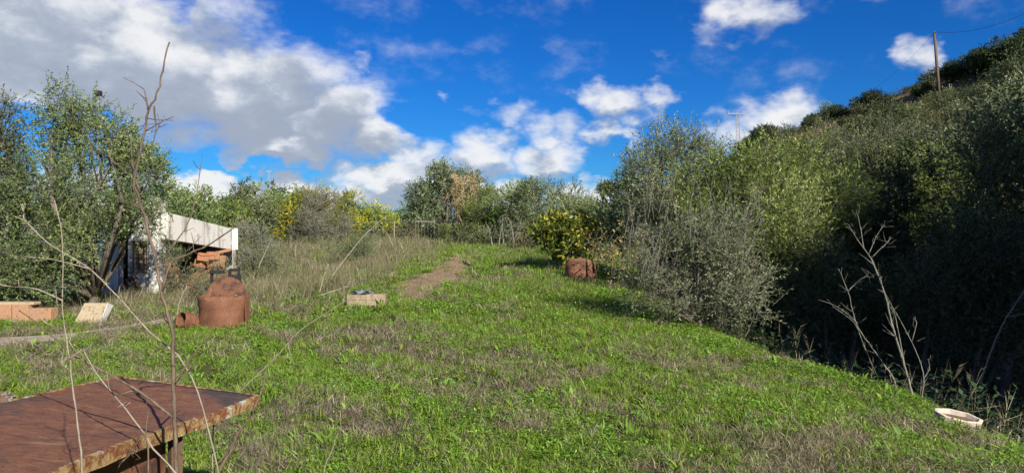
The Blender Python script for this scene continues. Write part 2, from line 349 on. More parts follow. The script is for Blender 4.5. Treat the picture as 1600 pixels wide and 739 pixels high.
fp = pm[quads].mean(1) > .35
def sub(faces, name):
    u, inv = np.unique(faces, return_inverse=True)
    me = mesh_np(name, V[u], [inv.reshape(-1, 4)], [M['ground']], {'path': ('POINT', pm[u]), 'pale': ('POINT', lm[u]), 'hill': ('POINT', hm[u])}, True)
    o = obj(name, me); o['kind'] = 'structure'; return o
sub(quads[~fp], 'ground')
sub(quads[fp], 'path')

# ------------------------------------------------------------------ plants: leaves, twigs, branches
def unit(a): return a / (np.linalg.norm(a, axis=-1, keepdims=True) + 1e-9)
def leaf_quads(base, d, n, L, Wd, fold=.15):
    """rhombic leaves, slightly cupped; base,d,n (N,3); L,W (N,)"""
    s = unit(np.cross(d, n)); N = len(base); L = L[:, None]; Wd = Wd[:, None]
    v = np.stack([base, base + d * L * .45 + s * Wd * .5 + n * Wd * fold, base + d * L, base + d * L * .45 - s * Wd * .5 + n * Wd * fold], 1).reshape(-1, 3)
    return v, np.arange(N * 4).reshape(N, 4)
def twig_quads(a, b, r):
    d = unit(b - a); s = unit(np.cross(d, np.array([.3, .8, .5]))); r = r[:, None]; q = np.cross(d, s); N = len(a)
    v = np.stack([a + s * r, a - s * r * .5 + q * r * .87, a - s * r * .5 - q * r * .87, b], 1).reshape(-1, 3)
    i = np.arange(N)[:, None] * 4
    return v, np.concatenate([i + np.array([[0, 1, 3]]), i + np.array([[1, 2, 3]]), i + np.array([[2, 0, 3]])])
def crown(lobes, per_m2=60, n=14, spray=.32, L=.05, Wd=.016, up=.35, gaps=.25, twig=.003, droop=0., seed=0, shell=.55, k=1.1, leafy=1.0, rag=.22, open_angle=.9, puffs=10, psize=.43, wild=.55):
    """sprays of leaves through the outer volume of the lobes -> (leaf v, f, tint), (twig v, f)"""
    g_ = np.random.default_rng(seed); P, D, TB = [], [], []
    if puffs:                            # heap each lobe up from smaller uneven tufts, over a thin core
        fine = []
        for l in lobes:
            fine.append((*l[:3], *(q * .7 for q in l[3:]), .2))
            for u in unit(g_.normal(size=(puffs, 3))):
                s_ = psize * g_.uniform(.6, 1.35); c_ = np.array(l[:3]) + u * np.array(l[3:]) * g_.uniform(.55, .98)
                fine.append((*c_, *(np.array(l[3:]) * .4 + np.mean(l[3:]) * .6) * s_, 1.0))
        lobes = fine
    else: lobes = [(*l, 1.0) for l in lobes]
    for (x, y, z, rx, ry, rz, dw) in lobes:
        area = 4 * math.pi * (((rx * ry) ** 1.6 + (rx * rz) ** 1.6 + (ry * rz) ** 1.6) / 3) ** (1 / 1.6)
        m_ = int(area * per_m2 * dw * (.62 if puffs else 1)) + 1; u = unit(g_.normal(size=(m_, 3)))
        rr = shell + (1 - shell) * g_.random(m_) ** .6
        lump = 1 + rag * wob(u[:, 0] * 3 + x, u[:, 1] * 3 + u[:, 2] * 2.2 + z, k * 1.7, seed * .7) + rag * .6 * wob(u[:, 2] * 6 + y, u[:, 0] * 5 - u[:, 1] * 4, k * 1.6, seed * 1.3)
        p = np.array([x, y, z]) + u * np.array([rx, ry, rz]) * (rr * lump)[:, None]
        TB.append(np.full(m_, g_.normal(0, .17))); P.append(p); D.append(u / np.array([rx, ry, rz]) * min(rx, ry, rz))
    P = np.concatenate(P); D = unit(np.concatenate(D)); TB = np.concatenate(TB)
    if gaps > 0:
        nz = wob(P[:, 0] + P[:, 2] * .6, P[:, 1] - P[:, 2] * .9, 3.6 / (spray * 2.2), seed) + g_.normal(0, .25, len(P))
        keep = nz > -1 + gaps * 1.6; P, D, TB = P[keep], D[keep], TB[keep]
    m_ = len(P); D = unit(D + g_.normal(0, wild, (m_, 3)) + np.array([0, 0, up - droop]))
    sl_ = spray * g_.uniform(.6, 1.35, m_)
    tw_v, tw_f = twig_quads(P - D * (sl_ * .25)[:, None], P + D * sl_[:, None], np.full(m_, twig))
    tt = np.tile((np.arange(n) + .5) / n, (m_, 1)) + g_.uniform(-.04, .04, (m_, n))
    base = P[:, None] + D[:, None] * (tt * sl_[:, None])[..., None]
    sd = unit(g_.normal(size=(m_, n, 3))); sd = sd - D[:, None] * (sd * D[:, None]).sum(-1, keepdims=True)
    ld = unit(D[:, None] + unit(sd) * open_angle * g_.uniform(.6, 1.5, (m_, n, 1)) - np.array([0, 0, droop * .6]))
    nn = unit(np.cross(ld, unit(sd + g_.normal(0, .5, sd.shape)))); nn = unit(nn + g_.normal(0, .35, nn.shape))
    q = g_.random((m_, n)) < leafy
    base, ld, nn = base[q], ld[q], nn[q]
    N = len(base); ll = L * g_.uniform(.65, 1.3, N)
    v, f = leaf_quads(base, ld, nn, ll, Wd * ll / L * g_.uniform(.8, 1.2, N))
    tint = np.clip(np.repeat((TB + g_.normal(.40, .12, m_))[:, None], n, 1)[q] + g_.normal(0, .2, N), 0, 1)
    return (v, f, tint), (tw_v, tw_f)
def limbs(lobes, base, r0, seed=0, subs=7, fork=.35, lean=0.1):
    g_ = np.random.default_rng(seed + 99); mb = MB(); b = np.array(base, float)
    c = np.mean([l[:3] for l in lobes], 0); zc = min(l[2] for l in lobes)
    top = b + (np.array([c[0], c[1], max(zc, b[2] + .5)]) - b) * fork + np.array([g_.normal(0, lean), g_.normal(0, lean), 0])
    mb.tube([b - np.array([0, 0, .15]), b + (top - b) * .15, b + (top - b) * .55 + g_.normal(0, .05, 3), top], [r0 * 1.5, r0 * 1.1, r0 * .9, r0 * .8], 8)
    for (x, y, z, rx, ry, rz) in lobes:
        e = np.array([x, y, z]) + np.array([0, 0, rz * .35]); mid = (top + e) / 2 + g_.normal(0, .12 * np.linalg.norm(e - top), 3)
        mb.tube([top, mid, e], [r0 * .6, r0 * .36, r0 * .12], 5)
        for k in range(subs):
            u = unit(g_.normal(size=3)); a = top + (e - top) * g_.uniform(.35, .9); q = np.array([x, y, z]) + u * np.array([rx, ry, rz]) * .85
            mb.tube([a, (a + q) / 2 + g_.normal(0, .08, 3) * rx, q], [r0 * .24, r0 * .14, r0 * .04], 4)
    return mb
def tree(name, label, cat, base, lobes, leaf, bark='bark', r0=.09, group=None, seed=1, subs=7, fork=.35, twig_mat='twig', **kw):
    """base (x,y) on the ground; lobes in world metres"""
    bz = float(gz(base[0], base[1])); o = np.array([base[0], base[1], bz])
    lb = [(l[0] - o[0], l[1] - o[1], l[2] - o[2], *l[3:]) for l in lobes]
    root = thing(name, label, cat, o, 0, group)
    (v, f, ti), (tv, tf) = crown(lb, seed=seed, **kw)
    obj('crown', mesh_np('crown', v, [f], [M[leaf]], {'tint': ('FACE', ti)}), root)
    mb = limbs(lb, (0, 0, 0), r0, seed, subs, fork)
    mb.part('trunk', M[bark], root, True)
    if kw.get('twig', .003) > 0:
        obj('twigs', mesh_np('twigs', tv, [tf], [M[twig_mat]]), root)['kind'] = 'stuff'
    return root
def L_(d, *spec):                       # lobes read off the photo: (px, py, half width px, half height px[, metres nearer(-)/farther(+), depth radius factor])
    out_ = []
    for s_ in spec:
        dd = d + (s_[4] if len(s_) > 4 else 0); k = dd / F; c = at(s_[0], s_[1], dd)
        out_.append((c[0], c[1], c[2], s_[2] * k, (s_[5] if len(s_) > 5 else 1) * min(s_[2], 1.3 * s_[3]) * k, s_[3] * k))
    return out_
def bx_(px, d): return ((px - 800) / F * d, d)
# ------------------------------------------------------------------ house ruin on the left
house = thing('ruined_house', 'derelict white plastered house half hidden behind the leafy tree', 'house', (-12.6, 18.3, .1))
def hp(mb, name, mat, bevel=0, parent=None, label=None):
    o = mb.part(name, M[mat], parent or house, bevel=bevel)
    if parent is None or parent is house: o.location = (0, 0, 0)
    for v in o.data.vertices: v.co -= Vector((-12.6, 18.3, .1))
    if label: o['label'] = label
    return o
T = .25
def wx(px): return (px - 800) / F * 18.3
wl, wr, wt = wx(206), wx(230), 1.47
x_c = wx(252)
mb = MB()     # front wall built round its openings: door x -10.75..wl-.12, window wl..wr
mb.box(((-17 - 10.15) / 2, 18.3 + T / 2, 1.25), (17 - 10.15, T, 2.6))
hp(mb, 'wall', 'shade_white', label='shaded bluish white stretch of wall')
mb = MB()
mb.box(((-10.148 + wl) / 2, 18.3 + T / 2, 2.25), (wl + 10.148 - .002, T, .6))
mb.box((wl - .05, 18.3 + T / 2, 1.0), (.1, T, 1.9))
mb.box(((wl + wr) / 2, 18.3 + T / 2, .37), (wr - wl, T, .64)); mb.box(((wl + wr) / 2, 18.3 + T / 2, 2.01), (wr - wl, T, 1.08))
mb.box(((wr + x_c) / 2, 18.3 + T / 2, 1.27), (x_c - wr, T, 2.55))
hp(mb, 'wall', 'white', label='sunlit white front wall with flaking plaster')
mb = MB(); mb.box((x_c - .12, 18.33, 1.33), (.26, .34, 2.52)); hp(mb, 'corner_pillar', 'white', .01)
win = hp(MB().box(((wl + wr) / 2, 18.3 + T - .03, 1.08), (wr - wl, .02, .80)), 'window', 'ochre')
for i in range(3):
    p = MB().box((wl + (wr - wl) * (i + .5) / 3, 18.27, 1.08), (.016, .016, .84)).part('grille_bar', M['iron'], win)
    p.data.transform(__import__('mathutils').Matrix.Translation((12.6, -18.3, -.1)))
for z in (.68, .78, 1.05, 1.3, 1.48):
    p = MB().box(((wl + wr) / 2, 18.262, z), (wr - wl + .06, .014, .016)).part('grille_bar', M['iron'], win)
    p.data.transform(__import__('mathutils').Matrix.Translation((12.6, -18.3, -.1)))
hp(MB().box((-10.3, 18.3 + T + .6, 1.0), (1.6, .08, 2.3)), 'doorway_shade', 'dark_wood')  # dark panel set back inside, standing for the shade in the open doorway
hp(MB().box((-17.2, 21, 1.2), (.25, 5.2, 2.5)), 'wall', 'white')
hp(MB().box((-14.6, 23.6, 1.2), (5.0, .25, 2.5)), 'wall', 'white')
hp(MB().box((-14.4, 20.95, 2.45), (5.2, 4.9, .16)), 'roof', 'concrete')
# sloping roof-edge beam along the side, and its short end pier
def sbeam(y0, y1, zb0, zb1, h, x, t):
    return MB().add([(x - t, y0, zb0), (x, y0, zb0), (x, y1, zb1), (x - t, y1, zb1), (x - t, y0, zb0 + h), (x, y0, zb0 + h), (x, y1, zb1 + h), (x - t, y1, zb1 + h)],
                    [(0, 3, 2, 1), (4, 5, 6, 7), (0, 1, 5, 4), (1, 2, 6, 5), (2, 3, 7, 6), (3, 0, 4, 7)])
shed = thing('roof_beam', 'long streaked white concrete roof beam sloping beside the derelict house', 'beam', (-8.7, 20.5, .2))
a0, a1, b0, b1 = at(262, 332, 18.2), at(262, 374, 18.2), at(361, 357, 21.5), at(361, 390, 21.5)
def face_box(a, b, c, d, th):           # a,b,c,d: corners of a face (top near, bottom near, bottom far, top far), thickened away from the viewer
    n_ = np.cross(b - a, d - a); n_ = n_ / np.linalg.norm(n_)
    if n_[1] < 0: n_ = -n_
    v = [a, b, c, d] + [q + n_ * th for q in (a, b, c, d)]
    return MB().add(v, [(0, 1, 2, 3), (7, 6, 5, 4), (0, 4, 5, 1), (1, 5, 6, 2), (2, 6, 7, 3), (3, 7, 4, 0)])
def sub_part(mb, name, mat, root, bevel=0, smooth=False):
    o = mb.part(name, M[mat], root, smooth, bevel)
    for v in o.data.vertices: v.co -= root.location
    return o
sub_part(face_box(a0, a1, b1, b0, .18), 'beam', 'white', shed, .008)
c0, c1, e0, e1 = at(362.5, 356, 21.55), at(362.5, 391, 21.55), at(372, 357, 21.7), at(372, 390, 21.7)
sub_part(face_box(c0, c1, e1, e0, .22), 'end_pier', 'white', shed, .01)
sh = np.array([-2.6, .9, 0.]); dn = np.array([0, .2, .12]); dk = np.array([0, 0, .13])
v8 = [a1 + dn, b1 + dn, b1 + dn + sh, a1 + dn + sh]; v8 = v8 + [q + dk for q in v8]
sub_part(MB().add(v8, [(0, 1, 2, 3), (7, 6, 5, 4), (0, 4, 5, 1), (1, 5, 6, 2), (2, 6, 7, 3), (3, 7, 4, 0)]), 'roof_slab', 'concrete', shed)
for px, d in ((352, 22.2),):
    q = at(px, 392, d); gq = gz(q[0], q[1]); sub_part(MB().box((q[0], q[1] + .4, (gq + 1.6) / 2 - .1), (.25, .25, 1.5)), 'post', 'concrete', shed)
sub_part(face_box(at(256, 380, 20.4), at(256, 450, 20.4), at(372, 440, 23), at(372, 388, 23), .15), 'recess_shade', 'dark_wood', shed)  # dark sheet standing for the shade in the gap under the beam
# tumbled clay blocks under the beam
heap = thing('rubble_heap', 'heap of broken red clay bricks under the white beam', 'rubble', (-8.3, 19.2, gz(-8.3, 19.2)))
q0 = at(324, 418, 19.3)
k = 0
for (px, py, w_, h_) in [(318, 402, .30, .2), (333, 400, .34, .2), (343, 404, .25, .18), (328, 412, .3, .2), (341, 414, .25, .16), (312, 412, .25, .2), (350, 393, .34, .08), (262, 408, .24, .3), (264, 424, .28, .28), (258, 440, .3, .25), (269, 436, .22, .25)]:
    q = at(px, py, 18.9 + .1 * (k % 4)); Mx = np.array(__import__('mathutils').Euler((random.uniform(-.3, .3), random.uniform(-.3, .3), random.uniform(-.5, .5))).to_matrix())
    sub_part(MB().box(q, (w_, w_ * .8, h_), M=Mx, jit=.03), 'brick', random.choice(['clay', 'clay2', 'clay']), heap, .02); k += 1
mb = MB(); 
g_ = np.random.default_rng(3); cx, cy = q0[0], 19.5; vv, ff = [], []
for i in range(15):
    for j in range(9):
        x = cx - .9 + 1.9 * i / 14; y = cy - .7 + 1.6 * j / 8
        vv.append((x, y, gz(x, y) - .06 + (.84 + .08 * math.sin(i * 1.9)) * math.sin(math.pi * i / 14) * math.sin(math.pi * j / 8) ** .7 + g_.normal(0, .035)))
for i in range(14):
    for j in range(8): a = i * 9 + j; ff.append((a, a + 9, a + 10, a + 1))
sub_part(mb.add(vv, ff), 'earth_mound', 'clay', heap, smooth=True)
# low ochre wall, tilted slab, leaning planks
lw = thing('low_wall', 'low crumbling orange plastered wall in front of the leafy tree', 'wall', (-10.2, 13.2, gz(-10.2, 13.2)))
xx = -13.5
while xx < -8.75:
    l_ = random.uniform(.28, .42); h_ = .33 + random.uniform(-.03, .03)
    sub_part(MB().box((xx + l_ / 2, 13.2 + random.uniform(-.015, .015), gz(xx, 13.2) + h_ / 2 - .05), (l_ - .012, .24, h_), jit=.028), 'block', random.choice(['clay', 'clay2']), lw, .015); xx += l_
sub_part(MB().box((-11.15, 13.24, gz(-11, 13.2) + .30), (4.6, .22, .05), jit=.01), 'coping', 'ochre', lw, .01)
sl_ = thing('concrete_slab', 'tipped concrete slab with white painted end beside the low orange wall', 'slab', (-7.75, 13.0, gz(-7.75, 13)))
a = [at(132, 473, 13.2), at(116, 503, 12.9), at(154, 506, 12.85), at(166, 473, 13.15)]
sub_part(face_box(a[0], a[1], a[2], a[3], .16), 'slab', 'ochre', sl_, .008)
e_ = [at(167.5, 473, 13.16), at(155.5, 506, 12.86), at(163, 504, 13.05), at(176, 477, 13.35)]
sub_part(face_box(e_[0], e_[1], e_[2], e_[3], .015), 'painted_end', 'white', sl_)
for i, (xa, xb, za) in enumerate([(203, 222, 432), (208, 227, 428), (198, 213, 436)]):
    b_, t_ = at(xb, 472, 17.4), at(xa, za, 18.1); b_[2] = gz(b_[0], b_[1])
    r_ = thing('plank', ['dark plank leaning against the house below the grille, middle one', 'dark plank leaning against the house below the grille, nearest the corner', 'dark plank leaning against the house below the grille, nearest the doorway'][i], 'plank', b_, 0, 'planks leaning on the house')
    dv = t_ - b_; L0 = np.linalg.norm(dv); o = MB().box((0, 0, L0 / 2), (.09, .025, L0)).part('board', M['dark_wood' if i != 1 else 'timber'], r_)
    o.rotation_mode = 'QUATERNION'; o.rotation_quaternion = Vector(dv).to_track_quat('Z', 'Y')
    MB().box((0, .02, L0 * .8), (.1, .02, .05)).part('batten', M['dark_wood'], r_).rotation_euler = o.rotation_quaternion.to_euler()

# ------------------------------------------------------------------ rusty drums, table and small things
def drum(name, label, loc, r0, r1, h, arc=(0, 360), mat='rust_drum', tear=.03, bottom=True, seed=1, group=None, splits=()):
    """open sheet-metal drum: torn rim, two rolled hoops, real wall thickness"""
    root = thing(name, label, 'drum', loc, 0, group); g_ = np.random.default_rng(seed)
    n = 48; rows = 9; vv = []; ff = []; a0_, a1_ = R(arc[0]), R(arc[1]); full = arc[1] - arc[0] >= 360
    cols = n if full else n + 1
    rim = [g_.normal(0, tear * .4) + tear * math.sin(i * .7) + tear * .7 * math.sin(i * 2.3) for i in range(cols)]
    for th in (0, 1):
        for j in range(rows):
            for i in range(cols):
                a_ = a0_ + (a1_ - a0_) * i / n; f_ = j / (rows - 1); r_ = r0 + (r1 - r0) * f_ - th * .006 + (.014 * math.sin(3 * a_ + f_ * 4 + seed) + .009 * math.sin(7 * a_ - f_ * 6 + seed * 2) - .03 * math.exp(-((a_ - 4.4) / .35) ** 2 - ((f_ - .55) / .3) ** 2)) * (r0 / .4) + (.012 if j in (3, 6) and th == 0 else 0)
                vv.append((r_ * math.cos(a_), r_ * math.sin(a_), f_ * h + (rim[i] if j == rows - 1 else 0)))
    N1 = rows * cols; m_ = n if full else n
    for j in range(rows - 1):
        for i in range(m_):
            a_ = math.degrees(a0_ + (a1_ - a0_) * (i + .5) / n) % 360
            if any(s0 < a_ < s1 and j >= js for s0, s1, js in splits): continue
            i2 = (i + 1) % cols; q = [j * cols + i, j * cols + i2, (j + 1) * cols + i2, (j + 1) * cols + i]
            ff.append(tuple(q)); ff.append(tuple(N1 + k for k in q[::-1]))
            if j == rows - 2: ff.append((q[3], q[2], N1 + q[2], N1 + q[3]))
    MB().add(vv, ff).part('shell', M[mat], root, True)
    if bottom: MB().add([(r0 * .98 * math.cos(2 * math.pi * i / 32), r0 * .98 * math.sin(2 * math.pi * i / 32), .03) for i in range(32)], [tuple(range(32))]).part('bottom', M[mat], root)
    for zf in (.33, .67):
        rr = r0 + (r1 - r0) * zf + .012
        a_s = np.linspace(a0_, a1_, 41)
        pts = [(rr * math.cos(t_), rr * math.sin(t_), h * zf) for t_ in a_s if not any(s0 < math.degrees(t_) % 360 < s1 for s0, s1, js in splits)]
        if not splits and r0 < .3: MB().tube(pts, .009, 5).part('hoop', M[mat], root, True)
    return root
d1 = 11.9; p = at(349, 512, d1); p[2] = gz(p[0], p[1]) - .03
dr = drum('rusty_drum', 'large rusty half drum with round lid standing in it', p, .375, .40, .55, mat='rust_drum', tear=.012, seed=4)
fl = MB().add([(.42, -.12, 0), (.425, .06, 0), (.415, .06, .60), (.41, -.13, .58), (.41, -.12, 0), (.41, .06, 0), (.40, .06, .60), (.40, -.13, .58)], [(0, 1, 2, 3), (7, 6, 5, 4), (0, 4, 5, 1), (1, 5, 6, 2), (2, 6, 7, 3), (3, 7, 4, 0)]).part('seam_flange', M['rust_drum'], dr)
ld = MB(); n = 40; rr = .325
ld.add([(rr * math.cos(2 * math.pi * i / n), y_, rr * math.sin(2 * math.pi * i / n)) for y_ in (0, .012) for i in range(n)], [tuple(range(n)), tuple(range(2 * n - 1, n - 1, -1))] + [(i, i + n, (i + 1) % n + n, (i + 1) % n) for i in range(n)])
o = ld.part('round_lid', M['rust_lid']); tag(o, 'round rusty disc propped upright inside the large half drum', 'lid'); o.location = (p[0] - .06, p[1] + .27, p[2] + .52); o.rotation_euler = (R(-6), R(8), R(6))
# dark plastic chair frame behind it
q = at(352, 500, 12.65); q[2] = gz(q[0], q[1])
ch = thing('plastic_crate', 'black plastic crate frame standing behind the rusty half drum', 'crate', q)
for (x0, x1, z0, z1, nm) in [(-.27, -.02, .80, .86, 'top_rail'), (.06, .26, .84, .89, 'top_rail'), (.06, .10, .25, .84, 'upright'), (.12, .28, .62, .78, 'panel'), (.17, .29, .30, .66, 'panel'), (.23, .265, .74, .86, 'upright'), (-.27, -.23, 0, .80, 'upright'), (.2, .29, 0, .3, 'upright')]:
    MB().box(((x0 + x1) / 2, random.uniform(-.02, .02), (z0 + z1) / 2), (x1 - x0, .05, z1 - z0)).part(nm, M['black'], ch, bevel=.006)
# small rusty can lying in front
q = at(301, 514, 11.6); q[2] = gz(q[0], q[1]) + .12
can = drum('rusty_can', 'small rusty can lying on its side next to the large half drum', q, .115, .12, .27, mat='rust_red', tear=.006, seed=9)
can.rotation_euler = (R(74), 0, R(-28)); can.location = (q[0] - .02, q[1] + .12, q[2] - .01)
# right-hand drum
d2 = 19.0; p = at(907, 431, d2); p[2] = gz(p[0], p[1]) - .04
drum('rusty_drum', 'split rusty drum in the grass under the yellow leaved shrub', p, .45, .36, .60, mat='rust_red', tear=.03, seed=7, splits=((284, 292, 0), (318, 330, 3), (30, 70, 4)))
# rusty bench table close to the camera
k = 1.25; cz = np.array([0, 0, CAMZ])
Rc, Bc, Fc = cz + k * at(405, 618, 2.9) - k * cz, cz + k * at(185, 588, 2.94) - k * cz, cz + k * at(150, 739, 1.77) - k * cz
ex = (Bc - Rc); ex_l = np.linalg.norm(ex); ex /= ex_l; ey = (Fc - Rc); ey = unit(ey - ex * (ey @ ex)); ez = np.cross(ex, ey); ez = ez if ez[2] > 0 else -ez
tb = thing('rusty_table', 'low rusty sheet metal bench with peeling painted rim, closest to the viewer', 'table', (Rc[0] + ex[0] * .4 + ey[0] * .8, Rc[1] + ex[1] * .4 + ey[1] * .8, 0))
org = np.array(tb.location)
TL, TW = 2.3, ex_l
def tp(u, v, w_): return Rc + ex * u + ey * v + ez * w_ - org
g_ = np.random.default_rng(8); nu, nv = 26, 40; vv = []; ff = []
for s_ in (0, 1):
    for i in range(nu + 1):
        for j in range(nv + 1):
            u, v_ = TW * i / nu, TL * j / nv; e_d = min(u, v_)
            sag = -.012 * math.sin(math.pi * v_ / .9) * math.exp(-u * 3) + .002 * math.sin(u * 7 + v_ * 3) + .002 * math.sin(u * 15 - v_ * 11)
            bow = .03 * math.sin(math.pi * min(v_ / 1.5, 1)) if i == 0 else 0
            vv.append(tp(u + bow, v_ + (.008 * math.sin(u * 9) if j == 0 else 0), sag - s_ * .006))
N1 = (nu + 1) * (nv + 1)
for i in range(nu):
    for j in range(nv):
        a = i * (nv + 1) + j; q = (a, a + nv + 1, a + nv + 2, a + 1); ff += [q, tuple(N1 + b for b in q[::-1])]
for j in range(nv): ff += [(j, j + 1, N1 + j + 1, N1 + j)]
for i in range(nu): a = i * (nv + 1); ff += [(a + nv + 1, a, N1 + a, N1 + a + nv + 1)]
MB().add(vv, ff).part('table_top', M['rust'], tb, True)
def rim(u0, v0, u1, v1, nm='rim'):
    n = 30; vv = []; ff = []; sg_ = -1 if u0 == u1 == TW else 1
    for i in range(n + 1):
        f_ = i / n; u, v_ = u0 + (u1 - u0) * f_, v0 + (v1 - v0) * f_
        bow = .03 * math.sin(math.pi * min(v_ / 1.5, 1)) if u0 == u1 == 0 else 0
        sag = -.012 * math.sin(math.pi * v_ / .9) * math.exp(-u * 3)
        du, dv = (-.004 * sg_, 0) if u0 == u1 else (0, -.004)
        w_ = .046 + .002 * math.sin(i * 1.3) + .0015 * math.sin(i * 2.9)
        vv += [tp(u + bow + du, v_ + dv, sag + .004), tp(u + bow + du * 2.2, v_ + dv * 2.2, sag - w_), tp(u + bow - du, v_ - dv, sag - w_), tp(u + bow - du * 3, v_ - dv * 3, sag + .004)]
    for i in range(n):
        b = i * 4
        for s_ in range(4): ff.append((b + s_, b + (s_ + 1) % 4, b + 4 + (s_ + 1) % 4, b + 4 + s_))
    MB().add(vv, ff).part(nm, M['edge'], tb)
rim(0, 0, 0, TL); rim(TW, 0, 0, 0); rim(TW, TL, TW, .005)
for (u, v_) in ((.10, .62), (.10, 1.9), (TW - .1, .62), (TW - .1, 1.9)):
    t_ = tp(u, v_, -.02); MB().tube([t_, (t_[0], t_[1], -.05)], .032, 4).part('leg', M['iron'], tb)
for i in range(5):
    v0 = .64 + i * .25; a_, b_ = tp(.12, v0, -.09), tp(.12, v0 + .235, -.09)
    MB().add([a_, b_, (b_[0], b_[1], .05), (a_[0], a_[1], .05)] + [tuple(np.array(q) + (-.012, 0, 0)) for q in (a_, b_, (b_[0], b_[1], .05), (a_[0], a_[1], .05))], [(0, 1, 2, 3), (7, 6, 5, 4), (0, 4, 5, 1), (1, 5, 6, 2), (2, 6, 7, 3), (3, 7, 4, 0)]).part('side_panel', M['rust_red'], tb)
a_, b_ = tp(.13, .63, -.07), tp(TW - .1, .63, -.07)
MB().add([a_, b_, (b_[0], b_[1], .05), (a_[0], a_[1], .05)] + [tuple(np.array(q) + (0, -.012, 0)) for q in (a_, b_, (b_[0], b_[1], .05), (a_[0], a_[1], .05))], [(0, 1, 2, 3), (7, 6, 5, 4), (0, 4, 5, 1), (1, 5, 6, 2), (2, 6, 7, 3), (3, 7, 4, 0)]).part('side_panel', M['rust_red'], tb)
# weathered plank box in the weeds, blue sheet on it
q = at(574, 457, 14.2); q[2] = gz(q[0], q[1])
bxo = thing('plank_box', 'weathered pale wooden box half sunk in dry weeds beside the path', 'box', q, R(4))
for (x0, x1, z0, z1) in [(-.37, .0, 0, .10), (-.37, .0, .105, .21), (.006, .37, 0, .095), (.006, .37, .10, .22)]:
    MB().box(((x0 + x1) / 2, -.2, (z0 + z1) / 2), (x1 - x0, .03, z1 - z0), jit=.004).part('board', M['timber'], bxo, bevel=.004)
MB().box((-.36, 0, .1), (.03, .38, .2), jit=.004).part('board', M['timber'], bxo); MB().box((.36, 0, .1), (.03, .38, .2), jit=.004).part('board', M['timber'], bxo); MB().box((0, .2, .1), (.74, .03, .2), jit=.004).part('board', M['timber'], bxo)
MB().box((.0, 0, .195), (.68, .36, .012)).part('lid', M['timber'], bxo)
vv = []; ff = []; g_ = np.random.default_rng(2)
for s_ in (0, 1):
    for i in range(9):
        for j in range(7): vv.append((-.17 + .34 * i / 8, -.16 + .32 * j / 6, .02 + .035 * math.sin(i * 1.1) * math.sin(j * .9 + 1) + g_.normal(0, .004) - s_ * .004))
for i in range(8):
    for j in range(6): a = i * 7 + j; ff += [(a, a + 7, a + 8, a + 1), (63 + a + 1, 63 + a + 8, 63 + a + 7, 63 + a)]
o = MB().add(vv, ff).part('plastic_sheet', M['blue_sheet'], None, True); tag(o, 'crumpled blue grey plastic scrap lying on the wooden box', 'scrap'); o.location = (q[0] - .12, q[1] - .02, q[2] + .235)
# ceramic basin on the bank
q = at(1497, 660, 6.9)
bas = thing('stone_basin', 'pale shallow hexagonal basin lying in the grass at the bank edge', 'basin', (q[0], q[1], gz(q[0], q[1]) + .0))
prof = [(-.21, .015), (-.19, .07), (-.07, .115), (.10, .10), (.20, .01), (.17, -.06), (.04, -.105), (-.14, -.075)]
n = len(prof); vv = []; ff = []
for s_, z in ((1.0, -.06), (1.04, .075), (.86, .08), (.76, .02), (.70, .015)):
    vv += [(x * s_, y * (s_ if s_ > .9 else s_ * .97), z) for x, y in prof]
for r_ in range(4):
    for i in range(n): ff.append((r_ * n + i, r_ * n + (i + 1) % n, (r_ + 1) * n + (i + 1) % n, (r_ + 1) * n + i))
ff.append(tuple(range(4 * n, 5 * n)))
o = MB().add(vv, ff).part('bowl', M['basin'], bas, bevel=.008)
MB().add([(x * .74, y * .72, .03 + .008 * math.sin(i * 2)) for i, (x, y) in enumerate(prof)], [tuple(range(n))]).part('soil', M['dirt_fill'], bas)
bas.rotation_euler = (R(16), R(9), R(-14)); bas.location.z += .06; bas.scale = (1, 1, .8)
# pebbly concrete lump at the left edge
q = at(-6, 612, 6.2); q[2] = gz(q[0], q[1])
lump = thing('concrete_lump', 'grey pebbly lump of old concrete beside the rusty bench', 'rubble', q)
bm_ = MB(); g_ = np.random.default_rng(5); vv = []; ff = []
for i in range(13):
    for j in range(20):
        th, ph = math.pi * .62 * i / 12, 2 * math.pi * j / 20; r_ = 1 + .12 * math.sin(3 * ph + 2 * th) + .05 * math.sin(7 * ph - 3 * th)
        vv.append((.2 * r_ * math.sin(th) * math.cos(ph), .17 * r_ * math.sin(th) * math.sin(ph), .06 + .17 * r_ * math.cos(th)))
for i in range(12):
    for j in range(20): ff.append((i * 20 + j, (i + 1) * 20 + j, (i + 1) * 20 + (j + 1) % 20, i * 20 + (j + 1) % 20))
bm_.add(vv, ff).part('core', M['dirt_fill'], lump, True)
pv, pf = [], []
for k in range(260):
    th, ph = math.acos(1 - 1.25 * g_.random()), g_.uniform(0, 2 * math.pi); c = np.array([.2 * math.sin(th) * math.cos(ph), .17 * math.sin(th) * math.sin(ph), .06 + .17 * math.cos(th)]) * (1.03 + .1 * math.sin(3 * ph + 2 * th)); r_ = g_.uniform(.007, .016)
    b = len(pv); pv += [tuple(c + r_ * np.array(d_) * g_.uniform(.7, 1.2, 3)) for d_ in ((1, 0, 0), (-1, 0, 0), (0, 1, 0), (0, -1, 0), (0, 0, 1), (0, 0, -1))]
    pf += [(b + 0, b + 2, b + 4), (b + 2, b + 1, b + 4), (b + 1, b + 3, b + 4), (b + 3, b + 0, b + 4), (b + 2, b + 0, b + 5), (b + 1, b + 2, b + 5), (b + 3, b + 1, b + 5), (b + 0, b + 3, b + 5)]
o = MB().add(pv, pf).part('pebbles', M['rubble'], lump, True); o['kind'] = 'stuff'
